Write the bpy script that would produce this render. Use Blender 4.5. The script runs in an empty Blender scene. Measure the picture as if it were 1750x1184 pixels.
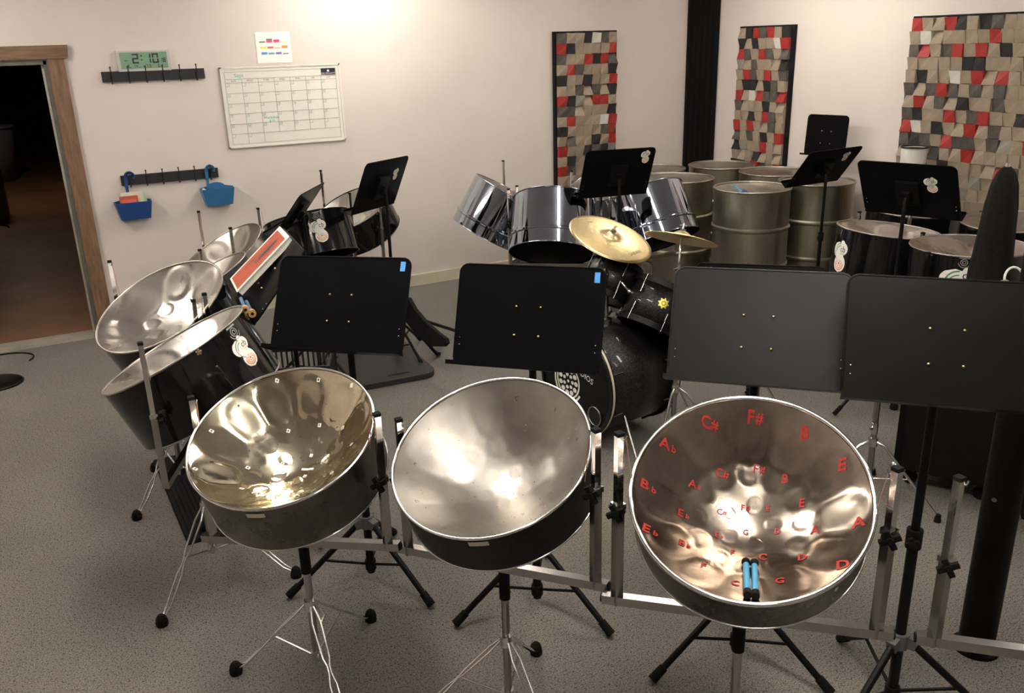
import bpy, math, random
from mathutils import Vector, Matrix, noise
random.seed(7)
rad = math.radians
SC = bpy.context.scene
COL = SC.collection

# ------------------------------------------------------------------ camera
CAM_H = 2.02
cam_d = bpy.data.cameras.new('camera'); cam = bpy.data.objects.new('camera', cam_d); COL.objects.link(cam)
cam_d.sensor_fit = 'HORIZONTAL'; cam_d.sensor_width = 36.0; cam_d.lens = 1480.0/1750.0*36.0
cam_d.clip_start = 0.02; cam_d.clip_end = 80
pitch, roll, yaw = rad(19.33), rad(1.67), rad(27.4)
fwd = Vector((math.cos(pitch)*math.sin(yaw), math.cos(pitch)*math.cos(yaw), -math.sin(pitch)))
rt0 = Vector((math.cos(yaw), -math.sin(yaw), 0)); dn0 = fwd.cross(rt0)
rt = rt0*math.cos(roll) + dn0*math.sin(roll); dn = -rt0*math.sin(roll) + dn0*math.cos(roll)
cm = Matrix((rt, -dn, -fwd)).transposed().to_4x4(); cm.translation = (0, 0, CAM_H)
cam.matrix_world = cm
SC.camera = cam

# ------------------------------------------------------------------ world, exposure, ceiling lamps (data)
w = bpy.data.worlds.new('world'); SC.world = w; w.use_nodes = True
w.node_tree.nodes['Background'].inputs[0].default_value = (0.9, 0.95, 1.0, 1)
w.node_tree.nodes['Background'].inputs[1].default_value = 0.0
SC.view_settings.view_transform = 'Standard'; SC.view_settings.look = 'None'
SC.view_settings.gamma = 1.0; SC.view_settings.use_curve_mapping = False
SC.view_settings.exposure = 1.28
CEIL = 2.75
LAMP_COL = (1.0, 0.925, 0.80)
LAMPS = [  # x, y, strength of each twin tube ceiling fitting
    (0.50, 2.90, 24), (1.45, 1.05, 26), (2.35, 6.15, 17), (2.75, 3.6, 11), (4.75, 5.3, 12), (0.2, 0.2, 8), (4.3, 1.6, 10), (-1.0, 5.5, 22)]

# ------------------------------------------------------------------ material helpers
MATS = {}
def mat(name, col, rough=0.5, metal=0.0, var=0.0, vscale=8.0, bump=0.0, bscale=60.0, col2=None, rvar=0.0,
        emit=None, coat=0.0, stretch=None, spec=None, aniso=0.0, lo=0.35, hi=0.65, alpha=None):
    if name in MATS: return MATS[name]
    m = bpy.data.materials.new(name); m.use_nodes = True
    nt = m.node_tree; b = nt.nodes['Principled BSDF']
    b.inputs['Base Color'].default_value = (*col, 1); b.inputs['Roughness'].default_value = rough
    b.inputs['Metallic'].default_value = metal
    if coat: b.inputs['Coat Weight'].default_value = coat; b.inputs['Coat Roughness'].default_value = 0.04
    if spec is not None: b.inputs['Specular IOR Level'].default_value = spec
    if aniso: b.inputs['Anisotropic'].default_value = aniso
    tc = nt.nodes.new('ShaderNodeTexCoord'); src = tc.outputs['Object']
    if stretch:
        mp = nt.nodes.new('ShaderNodeMapping'); mp.inputs['Scale'].default_value = stretch
        nt.links.new(src, mp.inputs[0]); src = mp.outputs[0]
    if var or col2 or rvar:
        n = nt.nodes.new('ShaderNodeTexNoise'); n.inputs['Scale'].default_value = vscale; n.inputs['Detail'].default_value = 5
        n.inputs['Roughness'].default_value = 0.65
        nt.links.new(src, n.inputs[0])
        r = nt.nodes.new('ShaderNodeValToRGB'); nt.links.new(n.outputs[0], r.inputs[0])
        c2 = col2 if col2 else tuple(max(0, c*(1-var)) for c in col)
        c1 = col if col2 else tuple(min(1, c*(1+var*0.6)) for c in col)
        r.color_ramp.elements[0].color = (*c2, 1); r.color_ramp.elements[0].position = lo
        r.color_ramp.elements[1].color = (*c1, 1); r.color_ramp.elements[1].position = hi
        nt.links.new(r.outputs[0], b.inputs['Base Color'])
        if rvar:
            mr = nt.nodes.new('ShaderNodeMapRange'); nt.links.new(n.outputs[0], mr.inputs[0])
            mr.inputs[1].default_value = 0.3; mr.inputs[2].default_value = 0.7
            mr.inputs[3].default_value = max(0.02, rough-rvar); mr.inputs[4].default_value = rough+rvar
            nt.links.new(mr.outputs[0], b.inputs['Roughness'])
    if bump:
        n2 = nt.nodes.new('ShaderNodeTexNoise'); n2.inputs['Scale'].default_value = bscale; n2.inputs['Detail'].default_value = 4
        nt.links.new(src, n2.inputs[0])
        bp = nt.nodes.new('ShaderNodeBump'); bp.inputs['Strength'].default_value = bump; bp.inputs['Distance'].default_value = 0.01
        nt.links.new(n2.outputs[0], bp.inputs['Height']); nt.links.new(bp.outputs[0], b.inputs['Normal'])
    if emit:
        b.inputs['Emission Color'].default_value = (*emit[0], 1); b.inputs['Emission Strength'].default_value = emit[1]
    MATS[name] = m
    return m

WALL = mat('wall_paint', (0.70, 0.635, 0.60), 0.75, var=0.04, vscale=1.2, bump=0.08, bscale=140)
CEILM = mat('ceiling_paint', (0.62, 0.62, 0.64), 0.9, var=0.1, vscale=30, bump=0.3, bscale=90)
REARW = mat('rear_wall_paint', (0.22, 0.23, 0.27), 0.9, var=0.1, vscale=3)
BLACKP = mat('black_powder_coat', (0.004, 0.004, 0.0045), 0.42, bump=0.12, bscale=500, var=0.3, vscale=20, spec=0.2)
DESKM = mat('black_desk_enamel', (0.005, 0.005, 0.006), 0.30, bump=0.03, bscale=350, var=0.1, vscale=9, spec=0.03)
DESKG = mat('greyer_desk_enamel', (0.011, 0.011, 0.013), 0.36, bump=0.03, bscale=350, var=0.1, vscale=9, spec=0.22)  # lighter, more reflective variant of the black desk enamel
BLACKG = mat('black_gloss_paint', (0.006, 0.006, 0.007), 0.10, var=0.5, vscale=14, rvar=0.04, bump=0.04, bscale=14)
RUBBER = mat('black_rubber', (0.006, 0.006, 0.006), 0.8, spec=.2, bump=0.2, bscale=80)
CHROME = mat('chrome', (0.78, 0.77, 0.76), 0.10, 1.0, var=0.05, vscale=9)
CHROMED = mat('chrome_dull', (0.42, 0.40, 0.385), 0.26, 1.0, var=0.10, vscale=7)
CHROMEB = mat('chrome_drum', (0.42, 0.46, 0.55), 0.05, 1.0, var=0.08, vscale=3, bump=0.03, bscale=4)
BRASSR = mat('brass_rivet', (0.62, 0.47, 0.26), 0.3, 1.0, var=0.3, vscale=40)
GOLD = mat('polished_pan_steel', (0.86, 0.79, 0.62), 0.10, 1.0, col2=(0.64, 0.56, 0.41), vscale=6, rvar=0.05, bump=0.04, bscale=9)
SATIN = mat('satin_pan_steel', (0.42, 0.40, 0.375), 0.38, 1.0, col2=(0.33, 0.30, 0.27), vscale=5, rvar=0.06, bump=0.04, bscale=8)
COPPER = mat('tinted_pan_chrome', (0.46, 0.40, 0.34), 0.21, 1.0, col2=(0.26, 0.21, 0.18), vscale=4.5, rvar=0.08, bump=0.04, bscale=8)
SILVER = mat('silver_pan_steel', (0.58, 0.56, 0.53), 0.30, 1.0, col2=(0.44, 0.40, 0.37), vscale=4, rvar=0.07, bump=0.04, bscale=7)
GREYPAN = mat('dull_pan_steel', (0.50, 0.46, 0.43), 0.36, 1.0, col2=(0.36, 0.32, 0.29), vscale=4, rvar=0.08, bump=0.04, bscale=7)
BARREL = mat('brushed_barrel_steel', (0.40, 0.37, 0.30), 0.38, 1.0, var=0.22, vscale=5, stretch=(1, 1, .25), rvar=0.06, bump=0.02, bscale=8)
BARRELT = mat('barrel_head_steel', (0.42, 0.39, 0.34), 0.42, 1.0, var=0.3, vscale=5, rvar=0.08, bump=0.1, bscale=8)
BRONZESK = mat('dark_tenor_skirt', (0.17, 0.155, 0.135), 0.30, 1.0, var=0.3, vscale=5, rvar=0.08)
BLACKSK = mat('black_skirt_paint', (0.004, 0.0045, 0.006), 0.38, spec=.3, var=0.5, vscale=9, bump=0.1, bscale=40, rvar=0.08)
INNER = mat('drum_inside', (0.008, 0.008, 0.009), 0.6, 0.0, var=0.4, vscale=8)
CYMB = mat('cymbal_bronze', (0.78, 0.62, 0.34), 0.34, 1.0, var=0.12, vscale=3, stretch=(1, 1, 1), bump=0.1, bscale=30)
WHITEP = mat('white_print', (0.88, 0.86, 0.80), 0.5, var=0.03, vscale=30)
LABELP = mat('cream_label_tape', (0.60, 0.56, 0.46), 0.5, var=0.12, vscale=30)
INK = mat('black_ink', (0.03, 0.03, 0.035), 0.5, var=0.1, vscale=60)
GREY_INK = mat('grey_ink', (0.35, 0.34, 0.33), 0.5, var=0.1, vscale=60)
REDINK = mat('red_letter_film', (0.36, 0.02, 0.015), 0.5, var=0.1, vscale=60)
GREENINK = mat('green_ink', (0.06, 0.28, 0.12), 0.5, var=0.1, vscale=60)
TEALINK = mat('teal_marker', (0.10, 0.55, 0.42), 0.5, var=0.15, vscale=60)
ORANGEINK = mat('orange_ink', (0.75, 0.22, 0.07), 0.5, var=0.15, vscale=60)
PURPINK = mat('purple_ink', (0.30, 0.20, 0.40), 0.5, var=0.1, vscale=60)
BLUETAPE = mat('blue_painter_tape', (0.07, 0.30, 0.72), 0.6, var=0.15, vscale=60)
CASEM = mat('black_case_cloth', (0.005, 0.005, 0.006), 0.75, spec=.2, bump=0.4, bscale=200, var=0.3, vscale=20)
PLASTIC = mat('charcoal_plastic', (0.020, 0.019, 0.020), 0.45, spec=.3, var=0.2, vscale=14, bump=0.08, bscale=200)

# ------------------------------------------------------------------ mesh helpers
def frame_z(d):
    d = Vector(d).normalized()
    a = Vector((0, 0, 1)) if abs(d.z) < 0.95 else Vector((1, 0, 0))
    x = a.cross(d).normalized(); return x, d.cross(x), d

class MB:
    def __init__(s): s.v = []; s.f = []; s.m = []; s.sm = []
    def add(s, vs, fs, mi=0, smooth=True, M=None):
        o = len(s.v)
        for p in vs:
            p = Vector(p)
            s.v.append(M @ p if M else p)
        for f in fs: s.f.append([i+o for i in f]); s.m.append(mi); s.sm.append(smooth)
        return s
    def box(s, c, sz, M=None, mi=0, bev=0.0):
        x, y, z = sz[0]/2, sz[1]/2, sz[2]/2
        vs = [Vector((c[0]+a*x, c[1]+b*y, c[2]+d*z)) for a in (-1, 1) for b in (-1, 1) for d in (-1, 1)]
        fs = [(0, 1, 3, 2), (4, 6, 7, 5), (0, 4, 5, 1), (2, 3, 7, 6), (0, 2, 6, 4), (1, 5, 7, 3)]
        return s.add(vs, fs, mi, False, M)
    def beam(s, p0, p1, w, h=None, up=(0, 0, 1), mi=0):
        h = h or w; p0 = Vector(p0); p1 = Vector(p1); d = (p1-p0); L = d.length; d.normalize()
        u = Vector(up)
        if abs(u.dot(d)) > 0.95: u = Vector((1, 0, 0)) if abs(d.x) < 0.9 else Vector((0, 1, 0))
        x = u.cross(d).normalized(); y = d.cross(x)
        M = Matrix((x, y, d)).transposed().to_4x4(); M.translation = (p0+p1)/2
        return s.box((0, 0, 0), (w, h, L), M, mi)
    def cyl(s, p0, p1, r0, r1=None, seg=14, caps=True, mi=0):
        r1 = r0 if r1 is None else r1
        p0 = Vector(p0); p1 = Vector(p1); x, y, d = frame_z(p1-p0)
        vs = []
        for p, r in ((p0, r0), (p1, r1)):
            for i in range(seg):
                a = 2*math.pi*i/seg; vs.append(p+x*(r*math.cos(a))+y*(r*math.sin(a)))
        fs = [(i, (i+1) % seg, seg+(i+1) % seg, seg+i) for i in range(seg)]
        s.add(vs, fs, mi, True)
        if caps:
            s.add(vs[:seg], [list(range(seg))[::-1]], mi, False); s.add(vs[seg:], [list(range(seg))], mi, False)
        return s
    def tube(s, pts, r, seg=8, mi=0, caps=True):
        pts = [Vector(p) for p in pts]; rings = []; x = None
        for i, p in enumerate(pts):
            if i == 0: d = pts[1]-p
            elif i == len(pts)-1: d = p-pts[i-1]
            else: d = (pts[i+1]-p).normalized()+(p-pts[i-1]).normalized()
            d.normalize()
            if x is None: x, y, _ = frame_z(d)
            else:
                x = (x-d*x.dot(d)).normalized(); y = d.cross(x)
            rr = r[i] if isinstance(r, (list, tuple)) else r
            rings.append([p+x*(rr*math.cos(2*math.pi*k/seg))+y*(rr*math.sin(2*math.pi*k/seg)) for k in range(seg)])
        vs = [v for rg in rings for v in rg]; fs = []
        for i in range(len(pts)-1):
            for k in range(seg):
                fs.append((i*seg+k, i*seg+(k+1) % seg, (i+1)*seg+(k+1) % seg, (i+1)*seg+k))
        s.add(vs, fs, mi, True)
        if caps: s.add(rings[0], [list(range(seg))[::-1]], mi, False); s.add(rings[-1], [list(range(seg))], mi, False)
        return s
    def lathe(s, prof, seg=48, M=None, mi=0, close=False, smooth=True):
        vs = []; fs = []; n = len(prof)
        for i in range(seg):
            a = 2*math.pi*i/seg
            for r, z in prof: vs.append(Vector((r*math.cos(a), r*math.sin(a), z)))
        for i in range(seg):
            j = (i+1) % seg
            for k in range(n-1 if not close else n):
                k2 = (k+1) % n
                fs.append((i*n+k, j*n+k, j*n+k2, i*n+k2))
        return s.add(vs, fs, mi, smooth, M)
    def torus(s, R, r, M=None, seg=64, sub=8, mi=0, z=0):
        return s.lathe([(R+r*math.cos(2*math.pi*k/sub), z+r*math.sin(2*math.pi*k/sub)) for k in range(sub)], seg, M, mi, True)
    def disc(s, r, z=0, seg=48, M=None, mi=0):
        return s.add([Vector((r*math.cos(2*math.pi*i/seg), r*math.sin(2*math.pi*i/seg), z)) for i in range(seg)], [list(range(seg))], mi, False, M)
    def sphere(s, c, r, seg=12, rings=8, mi=0, sc=(1, 1, 1), M=None):
        vs = [Vector((c[0], c[1], c[2]+r*sc[2]))]; fs = []
        for j in range(1, rings):
            th = math.pi*j/rings
            for i in range(seg):
                a = 2*math.pi*i/seg
                vs.append(Vector((c[0]+r*sc[0]*math.sin(th)*math.cos(a), c[1]+r*sc[1]*math.sin(th)*math.sin(a), c[2]+r*sc[2]*math.cos(th))))
        vs.append(Vector((c[0], c[1], c[2]-r*sc[2]))); L = len(vs)-1
        for i in range(seg): fs.append((0, 1+i, 1+(i+1) % seg))
        for j in range(rings-2):
            for i in range(seg): fs.append((1+j*seg+i, 1+(j+1)*seg+i, 1+(j+1)*seg+(i+1) % seg, 1+j*seg+(i+1) % seg))
        for i in range(seg): fs.append((L, 1+(rings-2)*seg+(i+1) % seg, 1+(rings-2)*seg+i))
        return s.add(vs, fs, mi, True, M)
    def prism(s, poly, t, M=None, mi=0):
        """polygon in x,z plane extruded along y from -t/2 to t/2"""
        n = len(poly); vs = [Vector((x, -t/2, z)) for x, z in poly]+[Vector((x, t/2, z)) for x, z in poly]
        fs = [list(range(n)), list(range(n, 2*n))[::-1]]+[(i, n+i, n+(i+1) % n, (i+1) % n) for i in range(n)]
        return s.add(vs, fs, mi, False, M)
    def mesh(s, name, mats):
        me = bpy.data.meshes.new(name); me.from_pydata([tuple(v) for v in s.v], [], s.f)
        for m in (mats if isinstance(mats, (list, tuple)) else [mats]): me.materials.append(m)
        me.polygons.foreach_set('material_index', s.m); me.polygons.foreach_set('use_smooth', s.sm); me.update()
        return me
    def build(s, name, mats, parent=None):
        o = bpy.data.objects.new(name, s.mesh(name, mats)); COL.objects.link(o)
        if parent: o.parent = parent
        return o

def tag(o, label=None, cat=None, group=None, kind=None):
    if label: o['label'] = label
    if cat: o['category'] = cat
    if group: o['group'] = group
    if kind: o['kind'] = kind
    return o
def empty(name, label, cat, group=None, loc=(0, 0, 0)):
    o = bpy.data.objects.new(name, None); COL.objects.link(o); o.location = loc; o.empty_display_size = 0.1
    return tag(o, label, cat, group)
def P(mb, name, mats, parent, label=None):
    """a part whose coordinates were given in world space, parented to a thing with a location"""
    o = mb.build(name, mats, parent)
    q = parent; off = Vector((0, 0, 0))
    while q: off += q.location; q = q.parent
    for v in o.data.vertices: v.co -= off
    if label: o['label'] = label
    return o
def struct(name, mb, m): return tag(mb.build(name, m), kind='structure')

_tc = {}
BOLD = [0.0]
def text_geo(txt, size=1.0, align='CENTER'):
    key = (txt, align, BOLD[0])
    if key not in _tc:
        cu = bpy.data.curves.new('lettering', 'FONT'); cu.body = txt; cu.size = 1.0; cu.resolution_u = 2; cu.offset = BOLD[0]
        cu.align_x = align; cu.align_y = 'CENTER'
        ob = bpy.data.objects.new('lettering', cu); COL.objects.link(ob)
        dg = bpy.context.evaluated_depsgraph_get(); ev = ob.evaluated_get(dg); me = ev.to_mesh()
        _tc[key] = ([tuple(v.co) for v in me.vertices], [tuple(p.vertices) for p in me.polygons])
        ev.to_mesh_clear(); bpy.data.objects.remove(ob); bpy.data.curves.remove(cu)
    vs, fs = _tc[key]
    return [(x*size, y*size) for x, y, z in vs], fs
def add_text(mb, txt, size, fmap, cx=0, cy=0, mi=0, rot=0.0, layer=1, align='CENTER', sx=1.0, slant=0.0):
    vs, fs = text_geo(txt, size, align); c, s_ = math.cos(rot), math.sin(rot)
    vv = [fmap(cx+(x*sx+slant*y)*c-y*s_, cy+(x*sx+slant*y)*s_+y*c, layer) for x, y in vs]
    mb.add(vv, fs, mi, False)
def add_poly(mb, pts, fmap, mi=0, layer=0):
    mb.add([fmap(x, y, layer) for x, y in pts], [list(range(len(pts)))], mi, False)
def ell(cx, cy, rx, ry, n=20, a0=0, a1=360):
    return [(cx+rx*math.cos(rad(a0+(a1-a0)*i/n)), cy+ry*math.sin(rad(a0+(a1-a0)*i/n))) for i in range(n if a1-a0 >= 360 else n+1)]
def add_arc(mb, cx, cy, r, wd, a0, a1, fmap, mi=0, layer=1, n=16):
    for i in range(n):
        t0, t1 = rad(a0+(a1-a0)*i/n), rad(a0+(a1-a0)*(i+1)/n)
        add_poly(mb, [(cx+(r+k)*math.cos(t), cy+(r+k)*math.sin(t)) for t, k in ((t0, -wd/2), (t0, wd/2), (t1, wd/2), (t1, -wd/2))], fmap, mi, layer)
STK = [WHITEP, GREENINK, INK, GREY_INK, ORANGEINK, PURPINK]
def sticker_geo(mb, S, fmap, detail=True):
    """white outline sticker: green arcs and the letters cb over a round orange pan drawing; S = height"""
    f = lambda x, y, l: fmap(x*S, y*S, l)
    for cx, cy, rx, ry in ((-.10, .17, .27, .25), (.12, .24, .21, .20), (.08, .40, .10, .10), (.05, -.22, .27, .28), (0, 0, .2, .2)):
        # fans cut in strips so that they follow a curved drum
        n = 10
        for k in range(n):
            y0 = cy-ry+2*ry*k/n; y1 = cy-ry+2*ry*(k+1)/n
            h0 = rx*math.sqrt(max(0, 1-((y0-cy)/ry)**2)); h1 = rx*math.sqrt(max(0, 1-((y1-cy)/ry)**2))
            for q in range(6):
                a, b = -1+q/3, -1+(q+1)/3
                add_poly(mb, [(cx+a*h0, y0), (cx+b*h0, y0), (cx+b*h1, y1), (cx+a*h1, y1)], f, 0, 0)
    add_arc(mb, .02, .12, .27, .03, 95, 170, f, 1); add_arc(mb, .02, .10, .21, .025, 95, 175, f, 1)
    add_arc(mb, .02, .12, .27, .02, 170, 250, f, 5, n=8)
    add_text(mb, 'cb', .26, f, .13, .22, 2)
    if detail: add_text(mb, 'Studios', .085, f, .15, .09, 3)
    add_arc(mb, .05, -.22, .20, .03, 180, 360, f, 4); add_arc(mb, .05, -.22, .15, .02, 150, 390, f, 4)
    for k in range(7):
        a = 2*math.pi*k/7; add_poly(mb, ell(.05+.09*math.cos(a), -.22+.09*math.sin(a), .022, .022, 7), f, 4, 1)
    add_poly(mb, ell(.05, -.22, .04, .04, 8), f, 4, 1)

# ================================================================== SETTING
YB, XR = 7.03, 5.85           # back wall plane, right wall plane
DX0, DX1, DH = -0.81, 0.105, 1.99
m = MB()
m.box(((-3.2+DX0)/2, YB+.06, CEIL/2), (DX0+3.2, .12, CEIL)); m.box(((DX1+XR)/2+.05, YB+.06, CEIL/2), (XR-DX1+.1, .12, CEIL))
m.box(((DX0+DX1)/2, YB+.06, (CEIL+DH)/2), (DX1-DX0, .12, CEIL-DH))
struct('wall_back', m, WALL)
struct('wall_right', MB().box((XR+.05, 2.0, CEIL/2), (.1, 10.1, CEIL)), WALL)
struct('wall_left', MB().box((-3.25, 2.0, CEIL/2), (.1, 10.2, CEIL)), WALL)
struct('wall_front', MB().box((1.3, -3.05, CEIL/2), (9.2, .1, CEIL)), WALL)
struct('ceiling', MB().box((1.3, 2.0, CEIL+.05), (9.3, 10.3, .1)), CEILM)

# carpet
cp = bpy.data.materials.new('carpet'); cp.use_nodes = True; nt = cp.node_tree; b = nt.nodes['Principled BSDF']
tc = nt.nodes.new('ShaderNodeTexCoord')
v1 = nt.nodes.new('ShaderNodeTexVoronoi'); v1.inputs['Scale'].default_value = 85
n1 = nt.nodes.new('ShaderNodeTexNoise'); n1.inputs['Scale'].default_value = 240; n1.inputs['Detail'].default_value = 3
n3 = nt.nodes.new('ShaderNodeTexNoise'); n3.inputs['Scale'].default_value = 1.6; n3.inputs['Detail'].default_value = 4
wn = nt.nodes.new('ShaderNodeTexNoise'); wn.inputs['Scale'].default_value = 115; wn.inputs['Detail'].default_value = 2
for n in (v1, n1, n3, wn): nt.links.new(tc.outputs['Object'], n.inputs['Vector'])
r1 = nt.nodes.new('ShaderNodeValToRGB'); nt.links.new(n1.outputs[0], r1.inputs[0])
r1.color_ramp.elements[0].position = .33; r1.color_ramp.elements[0].color = (.088, .083, .074, 1)
r1.color_ramp.elements[1].position = .68; r1.color_ramp.elements[1].color = (.335, .315, .282, 1)
r2 = nt.nodes.new('ShaderNodeValToRGB'); nt.links.new(wn.outputs[0], r2.inputs[0])
r2.color_ramp.elements[0].position = .32; r2.color_ramp.elements[0].color = (.40, .39, .39, 1)
r2.color_ramp.elements[1].position = .44; r2.color_ramp.elements[1].color = (1, 1, 1, 1)
mx = nt.nodes.new('ShaderNodeMix'); mx.data_type = 'RGBA'; mx.blend_type = 'MULTIPLY'; mx.inputs[0].default_value = 1
nt.links.new(r1.outputs[0], mx.inputs[6]); nt.links.new(r2.outputs[0], mx.inputs[7])
r3 = nt.nodes.new('ShaderNodeValToRGB'); nt.links.new(n3.outputs[0], r3.inputs[0])
r3.color_ramp.elements[0].position = .3; r3.color_ramp.elements[0].color = (.9, .88, .9, 1)
r3.color_ramp.elements[1].position = .7; r3.color_ramp.elements[1].color = (1, 1, 1, 1)
mx2 = nt.nodes.new('ShaderNodeMix'); mx2.data_type = 'RGBA'; mx2.blend_type = 'MULTIPLY'; mx2.inputs[0].default_value = 1
nt.links.new(mx.outputs[2], mx2.inputs[6]); nt.links.new(r3.outputs[0], mx2.inputs[7])
nt.links.new(mx2.outputs[2], b.inputs['Base Color']); b.inputs['Roughness'].default_value = 1; b.inputs['Specular IOR Level'].default_value = .1
bp = nt.nodes.new('ShaderNodeBump'); bp.inputs['Strength'].default_value = .5; bp.inputs['Distance'].default_value = .004
nt.links.new(n1.outputs[0], bp.inputs['Height']); nt.links.new(bp.outputs[0], b.inputs['Normal'])
struct('floor', MB().box((1.325, 1.99, -.05), (9.25, 10.08, .1)), cp)

# baseboards
CREAM = mat('cream_vinyl_base', (.66, .60, .46), .45, var=.06, vscale=6)
struct('baseboard_back', MB().box(((.235+5.85)/2, YB-.006, .05), (5.615, .012, .10)), CREAM)
struct('baseboard_right', MB().box((XR-.006, 2, .05), (.012, 10.0, .10)), CREAM)

# doorway: rough wooden casing, steel jamb, aluminium sill, dark hall beyond
WOOD = mat('rough_wood', (.26, .15, .085), .6, col2=(.12, .068, .04), vscale=5, stretch=(9, 9, 1.2), bump=.35, bscale=14, lo=.3, hi=.7)
WOODH = mat('rough_wood_head', (.26, .15, .085), .6, col2=(.12, .068, .04), vscale=5, stretch=(1.2, 9, 9), bump=.35, bscale=14, lo=.3, hi=.7)
JAMB = mat('grey_jamb_paint', (.13, .12, .10), .5, var=.2, vscale=10)
SILL = mat('pale_sill_metal', (.55, .52, .46), .45, .5, var=.15, vscale=8)
door = MB(); door.box((DX1-.005, YB+.06, DH/2), (.03, .13, DH), mi=0); door.box((DX0+.005, YB+.06, DH/2), (.03, .13, DH), mi=0)
door.box(((DX0+DX1)/2, YB+.06, DH-.01), (DX1-DX0, .13, .03), mi=0)
dr = struct('door_1', door, [JAMB])
P(MB().box((.165, YB-.014, DH/2+.01), (.105, .028, DH+.02)), 'casing_board', WOOD, dr)
P(MB().box((DX0-.06, YB-.014, DH/2+.01), (.105, .028, DH+.02)), 'casing_board', WOOD, dr)
P(MB().prism([(DX0-.14, DH+.012), (.245, DH+.012), (.255, DH+.10), (DX0-.14, DH+.095)], .036, Matrix.Translation((0, YB-.018, 0))), 'head_board', WOODH, dr)
P(MB().box(((DX0+DX1)/2, YB+.03, .008), (DX1-DX0, .16, .03)), 'sill', SILL, dr)
P(MB().box((DX1-.028, YB+.055, DH/2), (.015, .02, DH)), 'door_stop', SILL, dr)
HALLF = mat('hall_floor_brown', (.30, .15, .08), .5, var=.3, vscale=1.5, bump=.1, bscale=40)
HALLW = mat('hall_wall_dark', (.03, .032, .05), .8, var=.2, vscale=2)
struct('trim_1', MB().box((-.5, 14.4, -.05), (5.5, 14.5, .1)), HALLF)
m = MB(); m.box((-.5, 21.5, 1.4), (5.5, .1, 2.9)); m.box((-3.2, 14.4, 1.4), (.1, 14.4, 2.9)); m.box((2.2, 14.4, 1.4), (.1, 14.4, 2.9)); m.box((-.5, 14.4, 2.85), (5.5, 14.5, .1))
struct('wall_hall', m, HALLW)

t = empty('ceiling_lamp', 'added unseen dim lamp brightening the dark hall beyond the doorway', 'lamp', loc=(-.6, 14.5, 2.78))  # unseen lamp, added to brighten the hall floor and the bin
P(MB().cyl((-.6, 14.5, 2.74), (-.6, 14.5, 2.80), .15), 'housing', WALL, t)
P(MB().cyl((-.6, 14.5, 2.71), (-.6, 14.5, 2.74), .12), 'diffuser', mat('added_hall_diffuser', (1, 1, 1), .5, emit=((1.0, .8, .6), 24.0)), t)

# corner bass trap: ribbed black foam column
FOAM = mat('black_ribbed_foam', (.008, .008, .009), .9, spec=.15, bump=.5, bscale=90)
tr = empty('corner_foam_column', 'tall black ribbed foam column filling the room corner', 'foam column', loc=(5.83, 7.0, 0))
m = MB(); m.prism([(5.62, 0.0), (5.84, 0.0), (5.84, CEIL-.01), (5.62, CEIL-.01)], .01, Matrix.Translation((0, 7.024, 0)))
m.v = []; m.f = []; m.m = []; m.sm = []
A = Vector((5.63, 7.02)); B_ = Vector((5.84, 6.80)); n_ = 6
for i in range(n_):
    p = A.lerp(B_, i/n_); q = A.lerp(B_, (i+1)/n_); mid = (p+q)/2; out = Vector((-(B_-A).y, (B_-A).x)).normalized()
    if out.dot(Vector((-1, -1))) < 0: out = -out
    t_ = mid+out*.028; inn = Vector((5.84, 7.02))
    rib = MB(); bot = [(p.x, p.y, 0), (q.x, q.y, 0), (t_.x, t_.y, 0)]; top = [(x, y, CEIL-.01) for x, y, z in bot]
    rib.add(bot+top, [(0, 1, 2), (3, 5, 4), (0, 3, 4, 1), (1, 4, 5, 2), (2, 5, 3, 0)], 0, False)
    P(rib, 'foam_rib', FOAM, tr)
core = MB(); bot = [(A.x, A.y, 0), (5.84, 7.02, 0), (B_.x, B_.y, 0)]; top = [(x, y, CEIL-.01) for x, y, z in bot]
core.add(bot+top, [(0, 1, 2), (3, 5, 4), (0, 3, 4, 1), (1, 4, 5, 2), (2, 5, 3, 0)], 0, False)
P(core, 'foam_core', FOAM, tr)

# ceiling lamps
HOUS = mat('lamp_housing', (.6, .6, .6), .4, var=.05, vscale=9)
for i, (lx, ly, st) in enumerate(LAMPS):
    names = ['over the gap between the left and middle drums', 'over the red lettered pan', 'close to the back wall beside the calendar', 'over the drum kit', 'over the steel barrels', 'behind the photographer', 'over the right hand wall side', 'before the doorway at the left']
    t = empty('ceiling_lamp', 'white twin tube ceiling lamp ' + names[i], 'lamp', loc=(lx, ly, CEIL))
    P(MB().box((lx, ly, CEIL-.02), (.30, 1.22, .04)), 'housing', HOUS, t)
    EM = mat('lamp_tube_%d' % st, (1, 1, 1), .5, emit=(LAMP_COL, st))
    for s_ in (-.075, .075):
        P(MB().cyl((lx+s_, ly-.58, CEIL-.072), (lx+s_, ly+.58, CEIL-.072), .030, seg=12), 'tube', EM, t)

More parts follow.
